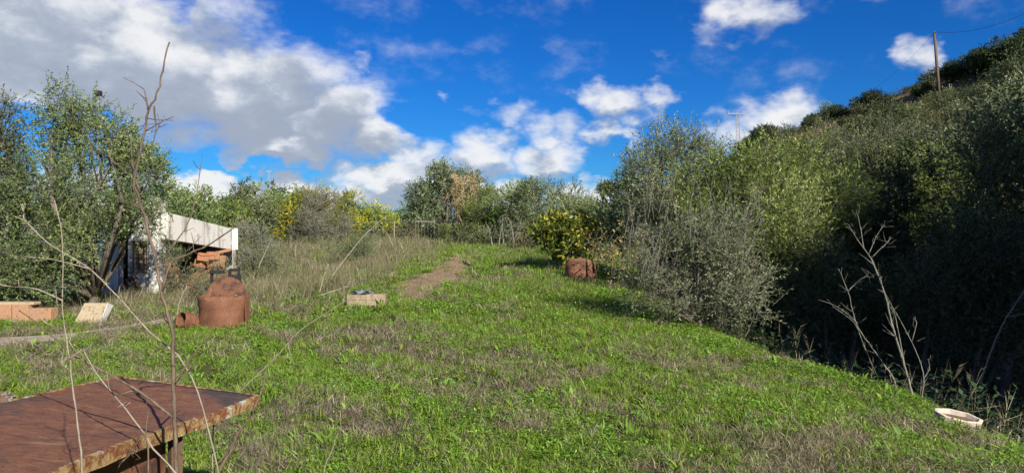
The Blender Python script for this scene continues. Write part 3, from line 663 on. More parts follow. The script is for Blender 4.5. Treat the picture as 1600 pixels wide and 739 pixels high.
# hose on the path, stakes on the bank
pts = [at(px, py, d) for px, py, d in [(724, 408, 25.5), (733, 415, 23.5), (742, 423, 22), (746, 432, 20.6), (743, 437, 19.9)]]
for q in pts: q[2] = gz(q[0], q[1]) + .04
hs = MB().tube(pts, .028, 6).part('black_hose', M['hose'], None, True); tag(hs, 'black hose lying along the bare dirt path', 'hose')
def stake(px, py, d, h, r_, mat, label, tilt=(0, 0)):
    q = at(px, py, d); q[2] = gz(q[0], q[1]) - .05
    o = MB().tube([(0, 0, 0), (.004, .003, h * .5), (tilt[0], tilt[1], h)], [r_, r_ * .95, r_ * .8], 6).part('stake', M[mat], None); o.location = q
    return tag(o, label, 'stake', 'stakes along the bank')
stake(1588, 684, 6.15, .17, .011, 'stem_pale', 'short pale stake at the bank edge past the basin', (.02, 0))
stake(1549, 698, 5.9, .14, .010, 'stem_dark', 'short brown stake in the grass below the basin', (-.02, 0))
stake(1490, 640, 7.4, .17, .009, 'stem_dark', 'thin brown stake rising just behind the basin')

# ------------------------------------------------------------------ fence, gate, poles
fence = thing('wire_fence', 'thin wire mesh fence with slim pale posts across the far field', 'fence', (-10, 42, gz(-10, 42)))
fpts = []
for px, d in [(395, 38), (463, 40), (541, 42.5), (616, 45), (648, 47.6)]:
    x, y = bx_(px, d); z = gz(x, y); fpts.append((x, y, z))
    if px < 640: sub_part(MB().tube([(x, y, z - .2), (x, y, z + 1.45)], .035, 6), 'post', 'stem_pale', fence)
for h_ in (.15, .4, .65, .9, 1.15, 1.38):
    sub_part(MB().tube([(a, b, c + h_) for a, b, c in fpts], .006, 3), 'wire', 'galv', fence)
gate = thing('metal_gate', 'open frame rusty pipe gate at the end of the dirt path', 'gate', (-5.4, 48, gz(-5.4, 48)))
gx0, gx1 = bx_(649, 48)[0], bx_(708, 48)[0]; gm = bx_(680, 48)[0]; zg = float(gz(-5.4, 48)); zt = at(0, 346, 48)[2]
for x in (gx0, gm - .06, gm + .12, gx1): sub_part(MB().tube([(x, 48, zg - .2), (x, 48, zt + (.12 if x == gm - .06 else 0))], .045, 8), 'post', 'iron' if x in (gx0, gx1) else 'stem_pale', gate)
sub_part(MB().tube([(gx0, 48, zt), (gx1, 48, zt - .06)], .035, 8), 'top_rail', 'stem_pale', gate)
sub_part(MB().tube([(gx0 - .9, 47.9, zg + .1), (gx0, 48, zg + .95)], .04, 6), 'brace', 'iron', gate)
sub_part(MB().tube([(gx0, 48, zg + .18), (gx1, 48, zg + .15)], .03, 6), 'bottom_rail', 'iron', gate)
for i in range(1, 12):
    x = gx0 + (gx1 - gx0) * i / 12
    if abs(x - gm) > .15: sub_part(MB().tube([(x, 48, zg + .18), (x, 48, zt - .03)], .005, 3), 'wire', 'galv', gate)
# pole on the hill
x, y = bx_(1468, 92); zb = float(gz(x, y)); pt = at(1460, 50, 92)
pole = thing('utility_pole', 'tall bare wooden utility pole leaning on the hill crest', 'pole', (x, y, zb))
MB().tube([(0, 0, -.5), (pt[0] - x, 0, pt[2] - zb)], [.22, .16], 10).part('shaft', M['pole'], pole, True)
tx = pt[0] - x; tz = pt[2] - zb
MB().tube([(tx, 0, tz - .4), (tx + .05, -.2, tz - .1)], .05, 6).part('insulator', M['galv'], pole)
pr = at(1615, 15, 84); pl_ = at(1330, 158, 130)
for nm, e_, sag in (('overhead_wire', pr, .9), ('overhead_wire', pl_, 1.2)):
    s0 = np.array([pt[0], y - .2, pt[2] - .1]); pts = [s0 + (e_ - s0) * f_ - np.array([0, 0, sag * 4 * f_ * (1 - f_)]) for f_ in np.linspace(0, 1, 14)]
    if e_ is pr: pts += [np.array([e_[0] + (e_[0] - s0[0]) * f_ * 2, e_[1] + (e_[1] - s0[1]) * f_ * 2, e_[2] + (e_[2] - s0[2]) * f_ * 2.6]) for f_ in (.5, 1)]
    o = MB().tube(pts, .022 if e_ is pr else .016, 4).part('overhead_wire', M['hose'])
    tag(o, 'thin cable running from the hill pole up out of view' if e_ is pr else 'thin cable running from the hill pole down behind the trees', 'wire')
x, y = bx_(1153, 95); zb = float(gz(x, y)); zt_ = at(0, 178, 95)[2]
tp_ = thing('power_pole', 'metal lattice power pole with a cross arm above the olive crown', 'pole', (x, y, zb))
for dx in (-.18, .18): MB().tube([(dx * 1.4, 0, -.5), (dx, 0, zt_ - zb)], .05, 6).part('leg', M['galv'], tp_)
for i in range(9):
    z0 = (zt_ - zb) * (.3 + .075 * i); MB().tube([(-.2, 0, z0), (.2, 0, z0 + .5)], .03, 4).part('brace', M['galv'], tp_)
MB().box((0, 0, zt_ - zb), (2.7, .14, .12)).part('cross_arm', M['galv'], tp_)
for dx in (-1.25, -.1, .6, 1.25): MB().tube([(dx, 0, zt_ - zb), (dx, 0, zt_ - zb + .35)], .06, 6).part('insulator', M['galv'], tp_)
x, y = bx_(1483, 88); zb = float(gz(x, y))
o = MB().tube([(0, 0, -.3), (.02, 0, 2.0)], .05, 6).part('marker_post', M['stem_pale']); o.location = (x, y, zb); tag(o, 'short pale post on the hill below the utility pole', 'post')
x, y = bx_(420, 210); zb = float(gz(x, y)); zt_ = at(0, 268, 210)[2]
ms = thing('radio_mast', 'faint grey lattice mast rising beyond the far trees', 'mast', (x, y, zb))
for dx in (-.35, .35): MB().tube([(dx * 1.5, 0, -1), (dx * .5, 0, zt_ - zb)], .07, 4).part('leg', M['galv'], ms)
for i in range(12): z0 = (zt_ - zb) * (.3 + .055 * i); MB().tube([(-.4, 0, z0), (.4, 0, z0 + 1)], .04, 4).part('brace', M['galv'], ms)
MB().box((0, 0, zt_ - zb), (1.6, .2, .3)).part('aerial', M['galv'], ms)
x, y = bx_(153.5, 19.5); zb = float(gz(x, y)); zt_ = at(0, 145, 19.5)[2]
lp = thing('lamp_post', 'thin post with dark cap poking above the leafy tree', 'post', (x, y, zb))
MB().tube([(0, 0, -.2), (0, 0, zt_ - zb - .1)], .03, 6).part('shaft', M['galv'], lp); MB().box((0, 0, zt_ - zb - .02), (.16, .16, .14)).part('cap', M['black'], lp, bevel=.02)

# ------------------------------------------------------------------ trees and shrubs
tree('leafy_tree', 'big leafy grey green tree in front of the white house', 'tree', bx_(135, 14.9),
     L_(14.9, (115, 325, 95, 75), (112, 172, 30, 52), (80, 215, 46, 42), (160, 215, 40, 52), (60, 300, 78, 72, -.5), (205, 275, 40, 52), (50, 390, 78, 62, -.4), (105, 405, 46, 50, -.3), (20, 430, 60, 36), (192, 240, 36, 42), (236, 290, 28, 42), (185, 335, 38, 36), (222, 335, 18, 20)),
     'carob', r0=.11, seed=3, per_m2=88, n=13, spray=.3, L=.056, Wd=.022, gaps=.40, shell=.35, rag=.25, subs=6)
tree('leafy_tree', 'slender leafy tree cut off by the picture edge beside the big one', 'tree', bx_(-70, 14.0),
     L_(14.0, (-40, 250, 60, 75), (0, 205, 28, 50), (-60, 350, 90, 80), (-30, 430, 60, 45), (8, 280, 28, 60)), 'euca', r0=.09, seed=5, per_m2=85, n=13, spray=.3, L=.062, Wd=.024, gaps=.35, shell=.4, subs=4)
for (lab, px, py, rx, ry, d, lf, sd) in [('leafy green shrub growing against the house corner under the beam', 266, 392, 16, 24, 17.9, 'carob', 35), ('tangled dry bush in front of the brick heap', 300, 436, 34, 24, 17.4, 'weed', 36), ('low tangled dry bush under the far half of the beam', 350, 430, 34, 20, 17.8, 'weed', 37), ('green weedy bush between brick heap and rusty half drum', 325, 448, 30, 16, 16.2, 'weed', 38)]:
    tree('leafy_shrub', lab, 'shrub', bx_(px, d), L_(d, (px, py, rx, ry), (px - rx * .5, py + ry * .5, rx * .6, ry * .6), (px + rx * .6, py + ry * .4, rx * .6, ry * .6)), lf, r0=.02, seed=sd, per_m2=70, n=9, spray=.26, L=.05, Wd=.018, gaps=.25, shell=.2, subs=8, twig=.004, wild=.9, leafy=.8)
# behind the house and across the far field
far_l = [
 ('leafy_tree', 'dark green tree right behind the white roof beam end nearest the house', 285, 34, [(285, 335, 36, 40), (268, 312, 22, 20), (305, 345, 30, 34)], 'carob', 21),
 ('leafy_tree', 'rounded green tree behind the middle of the white roof beam', 335, 36, [(330, 335, 32, 34), (350, 345, 34, 30)], 'olive_green', 22),
 ('leafy_tree', 'olive green tree below the pointed conifer tip', 385, 38, [(385, 338, 34, 34), (408, 350, 24, 26)], 'olive', 23),
 ('citrus_tree', 'bright yellow green citrus tree behind the fence, lowest and brightest', 435, 41, [(430, 345, 26, 18), (452, 338, 22, 20), (420, 352, 16, 14), (440, 362, 26, 14)], 'citrus', 24),
 ('citrus_tree', 'tall yellow tinged citrus tree behind the grey twiggy bush', 522, 44, [(500, 318, 32, 20), (535, 322, 24, 24), (548, 345, 22, 24), (478, 322, 22, 18)], 'citrus', 25),
 ('citrus_tree', 'small round green citrus tree near the dry far slope', 592, 52, [(588, 338, 20, 12), (605, 343, 14, 12), (572, 342, 14, 12)], 'citrus', 26),
 ('leafy_tree', 'hazy green tree between the mast and the yellow citrus', 455, 70, [(450, 318, 30, 16), (475, 312, 26, 14)], 'carob', 27),
 ('leafy_tree', 'low green tree in the gap beside the small round citrus', 570, 75, [(565, 333, 24, 12), (625, 340, 18, 10)], 'carob', 28)]
for nm, lab, px, d, lo, lf, sd in far_l:
    tree(nm, lab, nm.split('_')[1] if nm != 'citrus_tree' else 'citrus tree', bx_(px, d), L_(d, *lo), lf, r0=.1, seed=sd, per_m2=26, n=11, spray=.42, L=.115, Wd=.055, gaps=.15, shell=.5, subs=3, twig=.006)
tree('twiggy_bush', 'dense grey brown half bare bush in front of the tall citrus', 'bush', bx_(500, 39), L_(39, (502, 335, 34, 38), (478, 350, 22, 26), (525, 355, 22, 24)), 'weed', r0=.05, seed=31, per_m2=60, n=8, spray=.45, L=.06, Wd=.03, gaps=.1, shell=.25, twig=.011, subs=10, leafy=.6)
tree('twiggy_bush', 'grey brown tangled bush at the end of the white roof beam', 'bush', bx_(392, 23), L_(23, (393, 375, 24, 38), (380, 400, 26, 26), (405, 400, 26, 24)), 'weed', r0=.04, seed=32, per_m2=90, n=8, spray=.35, L=.04, Wd=.016, gaps=.1, shell=.2, twig=.007, subs=12, leafy=.6)
tree('leafy_shrub', 'dark green shrub in the weeds left of the far path', 'shrub', bx_(560, 27), L_(27, (560, 388, 36, 22), (540, 398, 28, 16)), 'carob', r0=.03, seed=33, per_m2=60, n=9, spray=.3, L=.06, Wd=.02, gaps=.2, shell=.3, twig=.004, subs=4)
tree('leafy_shrub', 'dark green shrub in the weeds below the white beam end', 'shrub', bx_(410, 21.5), L_(21.5, (412, 408, 24, 18), (435, 415, 20, 13)), 'carob', r0=.03, seed=34, per_m2=70, n=9, spray=.28, L=.05, Wd=.018, gaps=.2, shell=.3, twig=.004, subs=4)
def conifer(px, d, pytop, wpx, label, seed):
    x, y = bx_(px, d); z0 = float(gz(x, y)); H = at(0, pytop, d)[2] - z0; g_ = np.random.default_rng(seed)
    root = thing('conifer', label, 'tree', (x, y, z0), 0, 'far conifers'); k = d / F; lo = []
    for i in range(7):
        f_ = .35 + .62 * i / 6; lo.append((g_.normal(0, .1 * wpx * k), g_.normal(0, .1), H * f_, wpx * k * (1.05 - f_) * .95, wpx * k * (1.05 - f_) * .95, H * .085))
    (v, f, ti), _ = crown(lo, seed=seed, per_m2=6, n=9, spray=.8 * d / 60, L=.3 * d / 60, Wd=.10 * d / 60, up=-.1, gaps=.1, shell=.3)
    obj('crown', mesh_np('crown', v, [f], [M['pine']], {'tint': ('FACE', ti)}), root); MB().tube([(0, 0, -.3), (0, 0, H * .97)], [.2, .03], 6).part('trunk', M['bark'], root)
conifer(379, 80, 287, 26, 'pointed dark conifer tip above the trees behind the roof beam', 41)
conifer(435, 110, 300, 9, 'slim dark conifer left of a pair beyond the citrus trees', 42)
conifer(441, 112, 301, 8, 'slim dark conifer right of a pair beyond the citrus trees', 43)
conifer(464, 115, 299, 12, 'small dark conifer beside the top of the yellow citrus', 44)
ft = None; g_ = np.random.default_rng(19)
for i, px in enumerate([150, 205, 262, 300, 345, 400, 470, 520, 556, 585, 612, 640, 668, 700, 745, 790, 835, 880, 925, 965]):
    d = 95 + 30 * ((i * 7) % 5) / 4; x, y = bx_(px, d); z0 = float(gz(x, y)); s_ = g_.uniform(.75, 1.15) * (1.25 if px < 420 else .62 if 560 < px < 660 else .8)
    if ft is None:
        ft = tree('far_tree', 'hazy green tree in the far tree line beyond the fence', 'tree', (x, y), [(x, y, z0 + 2.6, 2.6, 2.4, 2.2), (x + 1.8, y, z0 + 2.2, 2.0, 1.8, 1.7), (x - 1.7, y, z0 + 1.9, 2.0, 1.8, 1.6)], 'carob', r0=.15, seed=29, per_m2=5.5, n=9, spray=.8, L=.3, Wd=.14, gaps=.1, shell=.4, subs=2, twig=.012, group='far tree line'); ft.scale = (s_, s_, s_ * .9)
    else: dup(ft, (x, y, z0), g_.uniform(0, 6.3), (s_ * 1.2, s_ * 1.2, s_ * .9))
# centre
tree('tall_tree', 'tall open crowned blue green tree beside the pipe gate', 'tree', bx_(700, 53),
     L_(53, (698, 275, 22, 22), (690, 262, 9, 8), (725, 290, 26, 24), (668, 308, 26, 22), (645, 322, 16, 12), (700, 320, 40, 32), (740, 305, 20, 26), (640, 335, 12, 10), (685, 345, 36, 22)), 'euca', r0=.16, seed=51, per_m2=20, n=12, spray=.6, L=.16, Wd=.06, gaps=.35, shell=.4, subs=4, twig=.008, rag=.25)
x, y = bx_(726, 46); z0 = float(gz(x, y)); reed = thing('giant_reed', 'pale straw coloured reed clump with feathery tops before the tall tree', 'reed', (x, y, z0))
mb = MB(); g_ = np.random.default_rng(61); PV = []; PD = []
for i in range(46):
    bx0, by0 = g_.normal(0, .4, 2); h_ = g_.uniform(2.6, 4.6); dx, dy = g_.normal(0, .45, 2); tip = np.array([bx0 + dx, by0 + dy, h_])
    mb.tube([(bx0, by0, -.1), (bx0 + dx * .4, by0 + dy * .4, h_ * .6), tip], [.022, .018, .008], 4)
    for j in range(46):
        f_ = g_.uniform(.55, 1); PV.append(np.array([bx0, by0, 0]) + (tip - np.array([bx0, by0, 0])) * f_); PD.append(np.array([g_.normal(0, .5), g_.normal(0, .5), g_.uniform(-.4, 1)]))
mb.part('canes', M['stem_pale'], reed)['kind'] = 'stuff'
PV = np.array(PV); PD = unit(np.array(PD)); v, f = leaf_quads(PV, PD, unit(g_.normal(size=PV.shape)), g_.uniform(.2, .45, len(PV)), g_.uniform(.03, .06, len(PV)))
obj('plumes', mesh_np('plumes', v, [f], [M['reed']], {'tint': ('FACE', g_.random(len(PV)))}), reed)['kind'] = 'stuff'
cen = [
 ('olive_tree', 'olive tree nearest the straw coloured reeds, leaning reddish trunk below', 755, 45, [(760, 330, 34, 32), (735, 345, 22, 26), (775, 355, 34, 26)], 'olive_green', 52),
 ('olive_tree', 'olive tree in the middle of the hedge, dark hollow at its foot', 800, 43, [(800, 325, 34, 34), (790, 355, 40, 28)], 'olive_green', 53),
 ('olive_tree', 'broadest and tallest olive tree of the hedge beyond the yellow shrub', 850, 40, [(845, 315, 38, 34), (875, 335, 38, 34), (845, 355, 50, 32), (815, 350, 26, 30)], 'olive', 54),
 ('olive_tree', 'olive tree closing the hedge, dark crown just above the yellow shrub', 900, 37, [(900, 340, 34, 28), (920, 350, 30, 28)], 'olive', 55)]
for nm, lab, px, d, lo, lf, sd in cen:
    tree(nm, lab, 'olive tree', bx_(px, d), L_(d, *lo), lf, bark='bark_red' if sd == 52 else 'bark', r0=.1, seed=sd, per_m2=36, n=12, spray=.45, L=.105, Wd=.036, gaps=.12, shell=.4, subs=4, twig=.005, up=.5, group='olive trees in the hedge')
x, y = bx_(735, 44); z0 = float(gz(x, y)); q = at(716, 335, 44)
o = MB().tube([(0, 0, -.1), (-.35, 0, (q[2] - z0) * .45), (q[0] - x, 0, q[2] - z0)], [.13, .09, .05], 7).part('leaning_trunk', M['bark_red']); o.location = (x, y, z0); tag(o, 'bare reddish trunk leaning left below the straw reeds', 'trunk')
for (px, py, rx, ry, d, lf, lab, sd) in [(735, 368, 30, 16, 43, 'carob', 'low dark bush at the foot of the leaning trunk', 71), (780, 372, 34, 16, 40, 'carob', 'low dark bush beside the bare pale stems', 72), (935, 345, 32, 36, 27, 'carob', 'dark glossy bush between yellow shrub and big olive', 73), (968, 350, 26, 34, 22, 'carob', 'dark bush touching the big olive tree, behind dry yellow leaves', 74), (690, 367, 30, 12, 51, 'olive_green', 'green bush seen through the pipe gate', 75), (815, 385, 24, 12, 33, 'weed', 'grey green bush beside the shadow on the track', 76), (630, 352, 26, 10, 70, 'weed', 'pale dry scrub on the far slope left of the gate', 77)]:
    tree('leafy_bush', lab, 'bush', bx_(px, d), L_(d, (px, py, rx, ry), (px - rx * .6, py + ry * .4, rx * .6, ry * .6), (px + rx * .6, py + ry * .3, rx * .6, ry * .7)), lf, r0=.04, seed=sd, per_m2=40, n=10, spray=.36, L=.1, Wd=.04, gaps=.15, shell=.4, subs=3, twig=.005)
tree('yellow_shrub', 'yellow and green broad leaved shrub above the split drum', 'shrub', bx_(885, 20.8), L_(20.8, (868, 362, 30, 22), (895, 358, 26, 22), (918, 362, 22, 20), (850, 372, 18, 12), (890, 385, 30, 18)), 'loquat', r0=.045, seed=81, per_m2=42, n=9, spray=.3, L=.15, Wd=.065, gaps=.2, shell=.35, subs=4, twig=.005, droop=.25, up=.3)
tree('yellow_shrub', 'thin shrub with withered yellow leaves next to the split drum', 'shrub', bx_(955, 17), L_(17, (945, 385, 26, 26), (985, 372, 24, 20), (962, 405, 28, 24)), 'dryleaf', r0=.03, seed=82, per_m2=26, n=7, spray=.35, L=.085, Wd=.035, gaps=.3, shell=.2, subs=9, twig=.006, droop=.3, leafy=.55)
# right: olives along the gully
tree('olive_tree', 'silvery olive tree with loose sunlit crown edge against the blue sky', 'olive tree', bx_(1050, 19.5),
     L_(19.5, (1045, 265, 58, 52), (1095, 264, 40, 40), (1005, 290, 40, 48), (1060, 330, 75, 60), (1000, 350, 40, 40), (1035, 252, 30, 28)), 'olive_grey', r0=.13, seed=91, per_m2=58, n=12, spray=.38, L=.075, Wd=.022, gaps=.2, shell=.4, subs=6, up=.55, rag=.2)
tree('olive_tree', 'largest dense green olive tree leaning over the shady gully', 'olive tree', bx_(1200, 16.5),
     L_(16.5, (1190, 292, 90, 60), (1130, 300, 60, 60), (1270, 300, 66, 58), (1200, 350, 110, 75), (1285, 355, 56, 70), (1145, 360, 70, 60), (1240, 268, 50, 34), (1150, 268, 40, 28), (1180, 430, 100, 50, .3)), 'olive_green', r0=.17, seed=92, per_m2=54, n=12, spray=.42, L=.08, Wd=.023, gaps=.1, shell=.45, subs=6, up=.65, rag=.15)
bush = tree('twiggy_bush', 'grey spiny half bare bush on the sunlit bank edge', 'bush', (3.35, 12.6),
     L_(12.4, (1085, 445, 72, 58), (1010, 438, 44, 46), (1140, 425, 46, 60), (1090, 372, 52, 44), (1165, 470, 36, 44), (1005, 395, 34, 40), (1050, 365, 30, 36), (1140, 358, 34, 36), (1045, 480, 40, 26), (1180, 415, 22, 30)), 'olive_grey', r0=.05, seed=93, per_m2=52, n=14, spray=.36, L=.055, Wd=.017, gaps=.36, shell=.1, subs=16, twig=.0036, up=.5, leafy=.85, fork=.12, wild=.95, puffs=9, psize=.5, rag=.35)
g_ = np.random.default_rng(940); a_, b_, r_, lp_, ldr = [], [], [], [], []
for i in range(75):
    px = g_.uniform(975, 1195); p0 = at(px, g_.uniform(330, 430), 12.4 + g_.normal(0, .45)) - np.array(bush.location); d_ = unit(np.array([g_.normal(0, .22), g_.normal(0, .22), 1.0])); l_ = g_.uniform(.45, 1.15)
    q1 = p0 + d_ * l_; a_.append(p0); b_.append(q1); r_.append(.0065)
    for k in range(9):
        f_ = g_.uniform(.15, .95); s0 = p0 + d_ * l_ * f_; dd = unit(d_ * .7 + g_.normal(0, .6, 3)); ll = g_.uniform(.06, .2); a_.append(s0); b_.append(s0 + dd * ll); r_.append(.0034)
        for h in range(4): lp_.append(s0 + dd * ll * g_.random()); ldr.append(unit(dd + g_.normal(0, .8, 3)))
v, f = twig_quads(np.array(a_), np.array(b_), np.array(r_)); obj('shoots', mesh_np('shoots', v, [f], [M['twig']]), bush)['kind'] = 'stuff'
lp_, ldr = np.array(lp_), np.array(ldr); v, f = leaf_quads(lp_, ldr, unit(g_.normal(size=ldr.shape)), g_.uniform(.025, .05, len(lp_)), g_.uniform(.008, .014, len(lp_)))
obj('leaves', mesh_np('leaves', v, [f], [M['olive_grey']], {'tint': ('FACE', g_.random(len(lp_)))}), bush)['kind'] = 'stuff'
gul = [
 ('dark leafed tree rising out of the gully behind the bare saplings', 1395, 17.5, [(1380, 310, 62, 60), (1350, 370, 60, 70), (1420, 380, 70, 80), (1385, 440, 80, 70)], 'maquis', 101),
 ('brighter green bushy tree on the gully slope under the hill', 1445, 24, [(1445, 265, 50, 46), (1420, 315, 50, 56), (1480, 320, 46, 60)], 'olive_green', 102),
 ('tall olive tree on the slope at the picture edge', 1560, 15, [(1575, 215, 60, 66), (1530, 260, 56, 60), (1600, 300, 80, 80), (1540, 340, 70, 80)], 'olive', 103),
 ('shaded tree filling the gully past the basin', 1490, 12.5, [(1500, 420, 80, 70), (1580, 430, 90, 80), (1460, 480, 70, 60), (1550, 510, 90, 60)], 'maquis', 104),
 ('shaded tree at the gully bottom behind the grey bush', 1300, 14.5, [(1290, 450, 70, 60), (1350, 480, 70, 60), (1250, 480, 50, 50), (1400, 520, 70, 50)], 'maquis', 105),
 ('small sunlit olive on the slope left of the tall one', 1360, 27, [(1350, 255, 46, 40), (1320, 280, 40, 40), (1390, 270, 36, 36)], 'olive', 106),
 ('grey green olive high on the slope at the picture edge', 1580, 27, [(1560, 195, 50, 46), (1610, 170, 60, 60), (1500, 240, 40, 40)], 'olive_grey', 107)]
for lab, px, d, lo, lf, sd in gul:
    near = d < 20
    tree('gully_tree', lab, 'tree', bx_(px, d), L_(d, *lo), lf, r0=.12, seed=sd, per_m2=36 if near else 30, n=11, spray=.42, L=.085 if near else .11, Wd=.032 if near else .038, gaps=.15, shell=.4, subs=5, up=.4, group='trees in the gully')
# trees on the right bank beside the viewer; they shade the gully
bank = tree('bank_tree', 'spreading tree on the shady bank beyond the picture edge', 'tree', (12.0, 2.2), [(12, 2.2, 4.4, 2.3, 2.2, 1.6), (13.5, 1, 4.2, 1.8, 1.8, 1.5), (11, 3.6, 3.6, 1.6, 1.6, 1.5), (12.4, 2.6, 2.2, 2.2, 2.2, 1.5)], 'carob', r0=.16, seed=111, per_m2=34, n=9, spray=.5, L=.13, Wd=.06, gaps=.0, shell=.3, subs=3, twig=.005, group='trees shading the gully')
for (x, y, rz_, s_) in [(14.2, 5.6, 1.2, 1.12), (16.5, -.5, 2.5, 1.2), (18.5, 6, 4., 1.3), (16.2, 9.0, 5., 1.08), (21.5, 8.5, .6, 1.15)]:
    dup(bank, (x, y, gz(x, y) - .3), rz_, (s_,) * 3)

# ------------------------------------------------------------------ hillside scrub and pines
def proto(name, label, cat, group, lobes, leaf, seed, **kw):
    r_ = tree(name, label, cat, (0, 60), [(l[0], l[1] + 60, l[2] + float(gz(0, 60)), *l[3:]) for l in lobes], leaf, seed=seed, **kw); return r_
ps = dict(per_m2=5.5, n=8, puffs=9, spray=.8, L=.24, Wd=.10, gaps=.15, shell=.4, subs=2, twig=.01)
protos = [proto('hill_shrub', 'rounded olive green shrub among many on the dry hillside', 'shrub', None, [(0, 0, 1.5, 1.7, 1.7, 1.4), (1.1, .3, 1.1, 1.2, 1.2, 1.0), (-.9, -.4, 1.2, 1.2, 1.2, 1.1)], 'maquis', 121, r0=.08, **ps),
          proto('hill_shrub', 'rounded olive green shrub among many on the dry hillside', 'shrub', None, [(0, 0, 1.3, 1.5, 1.5, 1.2), (1.0, -.6, 1.4, 1.3, 1.1, 1.3)], 'olive', 122, r0=.08, **ps),
          proto('hill_shrub', 'rounded olive green shrub among many on the dry hillside', 'shrub', None, [(0, 0, 1.2, 1.9, 1.6, 1.1), (-1.2, .4, 1.0, 1.3, 1.2, .9)], 'maquis', 123, r0=.08, **ps)]
pn = dict(per_m2=20, n=10, puffs=10, spray=.36, L=.075, Wd=.027, gaps=.15, shell=.4, subs=3, twig=.006)
nearp = [proto('hill_shrub', 'rounded olive green shrub among many on the dry hillside', 'shrub', None, [(0, 0, 1.3, 1.5, 1.5, 1.2), (1.0, -.6, 1.4, 1.3, 1.1, 1.3), (-1.0, .3, 1.0, 1.1, 1.1, .9)], lf_, 124 + q_, r0=.08, **pn) for q_, lf_ in enumerate(('maquis', 'olive', 'maquis', 'pine', 'olive_grey', 'carob'))]
for p_ in nearp: p_['group'] = 'shrubs on the hillside'
pines = [proto('pine_tree', '', 'tree', 'pines on the hill', [(0, 0, 3.6, 2.0, 2.0, 1.0), (1.4, .2, 3.0, 1.5, 1.5, .8), (-1.5, -.2, 2.8, 1.5, 1.5, .8), (.2, 0, 2.0, 1.6, 1.6, .8)], 'pine', 131, r0=.16, per_m2=12, n=14, spray=.5, L=.26, Wd=.07, gaps=.2, shell=.3, subs=3, twig=.01)]
used = set()
def place(pr_, loc, rz_, s_, label=None):
    if pr_.name not in used:
        used.add(pr_.name); pr_.location = [float(a) for a in loc]; pr_.rotation_euler = (0, 0, rz_); pr_.scale = s_
        if label: pr_['label'] = label
        return pr_
    return dup(pr_, loc, rz_, s_, label)
for p_ in protos: p_['group'] = 'shrubs on the hillside'
for p_ in pines: p_['group'] = 'pines on the hill'
g_ = np.random.default_rng(77); taken = []; cnt = 0
while cnt < 78:
    y = g_.uniform(26, 112); u = g_.uniform(.33, .80); x = u * y
    if x < 12 or any((x - a) ** 2 + (y - b) ** 2 < (4.2 if y < 52 else 1.6 + .024 * y) ** 2 for a, b in taken): continue
    taken.append((x, y)); s_ = (.72 if y > 70 else 1.4 if y < 52 else 1) * g_.uniform(.5, 1.05) * (1 + (y - 26) * .0035) * (.8 if y > 80 and g_.random() < .5 else 1)
    place(nearp[cnt % 6] if y < 52 else protos[cnt % 3], (x, y, gz(x, y) - .2), g_.uniform(0, 6.3), (s_, s_, s_ * g_.uniform(.75, 1.05))); cnt += 1
for px, d, s_, lab in [(1362, 98, .85, 'dark rounded pine on the hill crest left of the utility pole'), (1305, 102, .7, 'dark pine halfway down the hill crest'), (1268, 104, .7, 'dark low pine at the lower end of the hill crest'), (1488, 96, .75, 'dark pine just right of the utility pole'),
                       (1572, 88, 1.15, 'tallest dark pine on top of the hill'), (1535, 92, .9, 'dark pine beside the tallest pine on the hill'), (1615, 90, 1.0, 'dark pine at the picture edge on top of the hill'), (1192, 108, .95, 'small pine tip above the big olive crown'), (1172, 112, .75, 'smallest pine tip beside the lattice power pole'), (1440, 97, .55, 'small dark pine at the foot of the utility pole')]:
    x, y = bx_(px, d); place(pines[0], (x, y, gz(x, y) - .6), g_.uniform(0, 6.3), (s_, s_, s_ * .95), lab)

# ------------------------------------------------------------------ dead saplings and dry stalks
def dead(name, label, d, paths, mat, twigs=0, seed=0, cat='sapling', group=None, ground=True, tw_r=.0016):
    """paths: list of (list of (px, py[, depth offset]), r0, r1); first one is the main stem"""
    p0 = paths[0][0][0]; b = at(p0[0], p0[1], d + (p0[2] if len(p0) > 2 else 0))
    b0 = np.array([b[0], b[1], gz(b[0], b[1])]); root = thing(name, label, cat, b0, 0, group); g_ = np.random.default_rng(seed + 400)
    for k, (pp, r0, r1) in enumerate(paths):
        pts = [at(q[0], q[1], d + (q[2] if len(q) > 2 else 0)) - b0 for q in pp]
        if k == 0 and ground and pts[0][2] > -.02: pts = [pts[0] * (1, 1, 0) + (0, 0, -.05)] + pts
        fine = []
        for i in range(len(pts) - 1):        # Catmull-Rom through the points, with a little wander
            n_ = max(3, int(np.linalg.norm(pts[i + 1] - pts[i]) / .07)); A0, A1, A2, A3 = pts[max(i - 1, 0)], pts[i], pts[i + 1], pts[min(i + 2, len(pts) - 1)]
            for j in range(n_):
                h = j / n_; fine.append(.5 * (2 * A1 + (A2 - A0) * h + (2 * A0 - 5 * A1 + 4 * A2 - A3) * h * h + (3 * A1 - A0 - 3 * A2 + A3) * h ** 3) + (g_.normal(0, r0 * .22, 3) if i + j else 0))
        fine.append(pts[-1]); rr = np.linspace(r0, r1, len(fine)) * (1 + .14 * np.sin(np.arange(len(fine)) * 2.7))
        mb = MB().tube(fine, rr, 6)
        for _ in range(twigs if k == 0 else twigs // 2):
            i = g_.integers(len(fine) // 3, len(fine)); t_ = unit(fine[min(i + 1, len(fine) - 1)] - fine[i - 1]); dv = unit(t_ * .8 + g_.normal(0, .6, 3)); l_ = g_.uniform(.03, .16) * (r0 / .006) ** .7
            mb.tube([fine[i], fine[i] + dv * l_ * .5 + g_.normal(0, .01, 3), fine[i] + dv * l_], [max(r1, tw_r) * .9, tw_r, tw_r * .6], 3)
        mb.part('stem' if k == 0 else 'branch', M[mat], root, True)
    return root
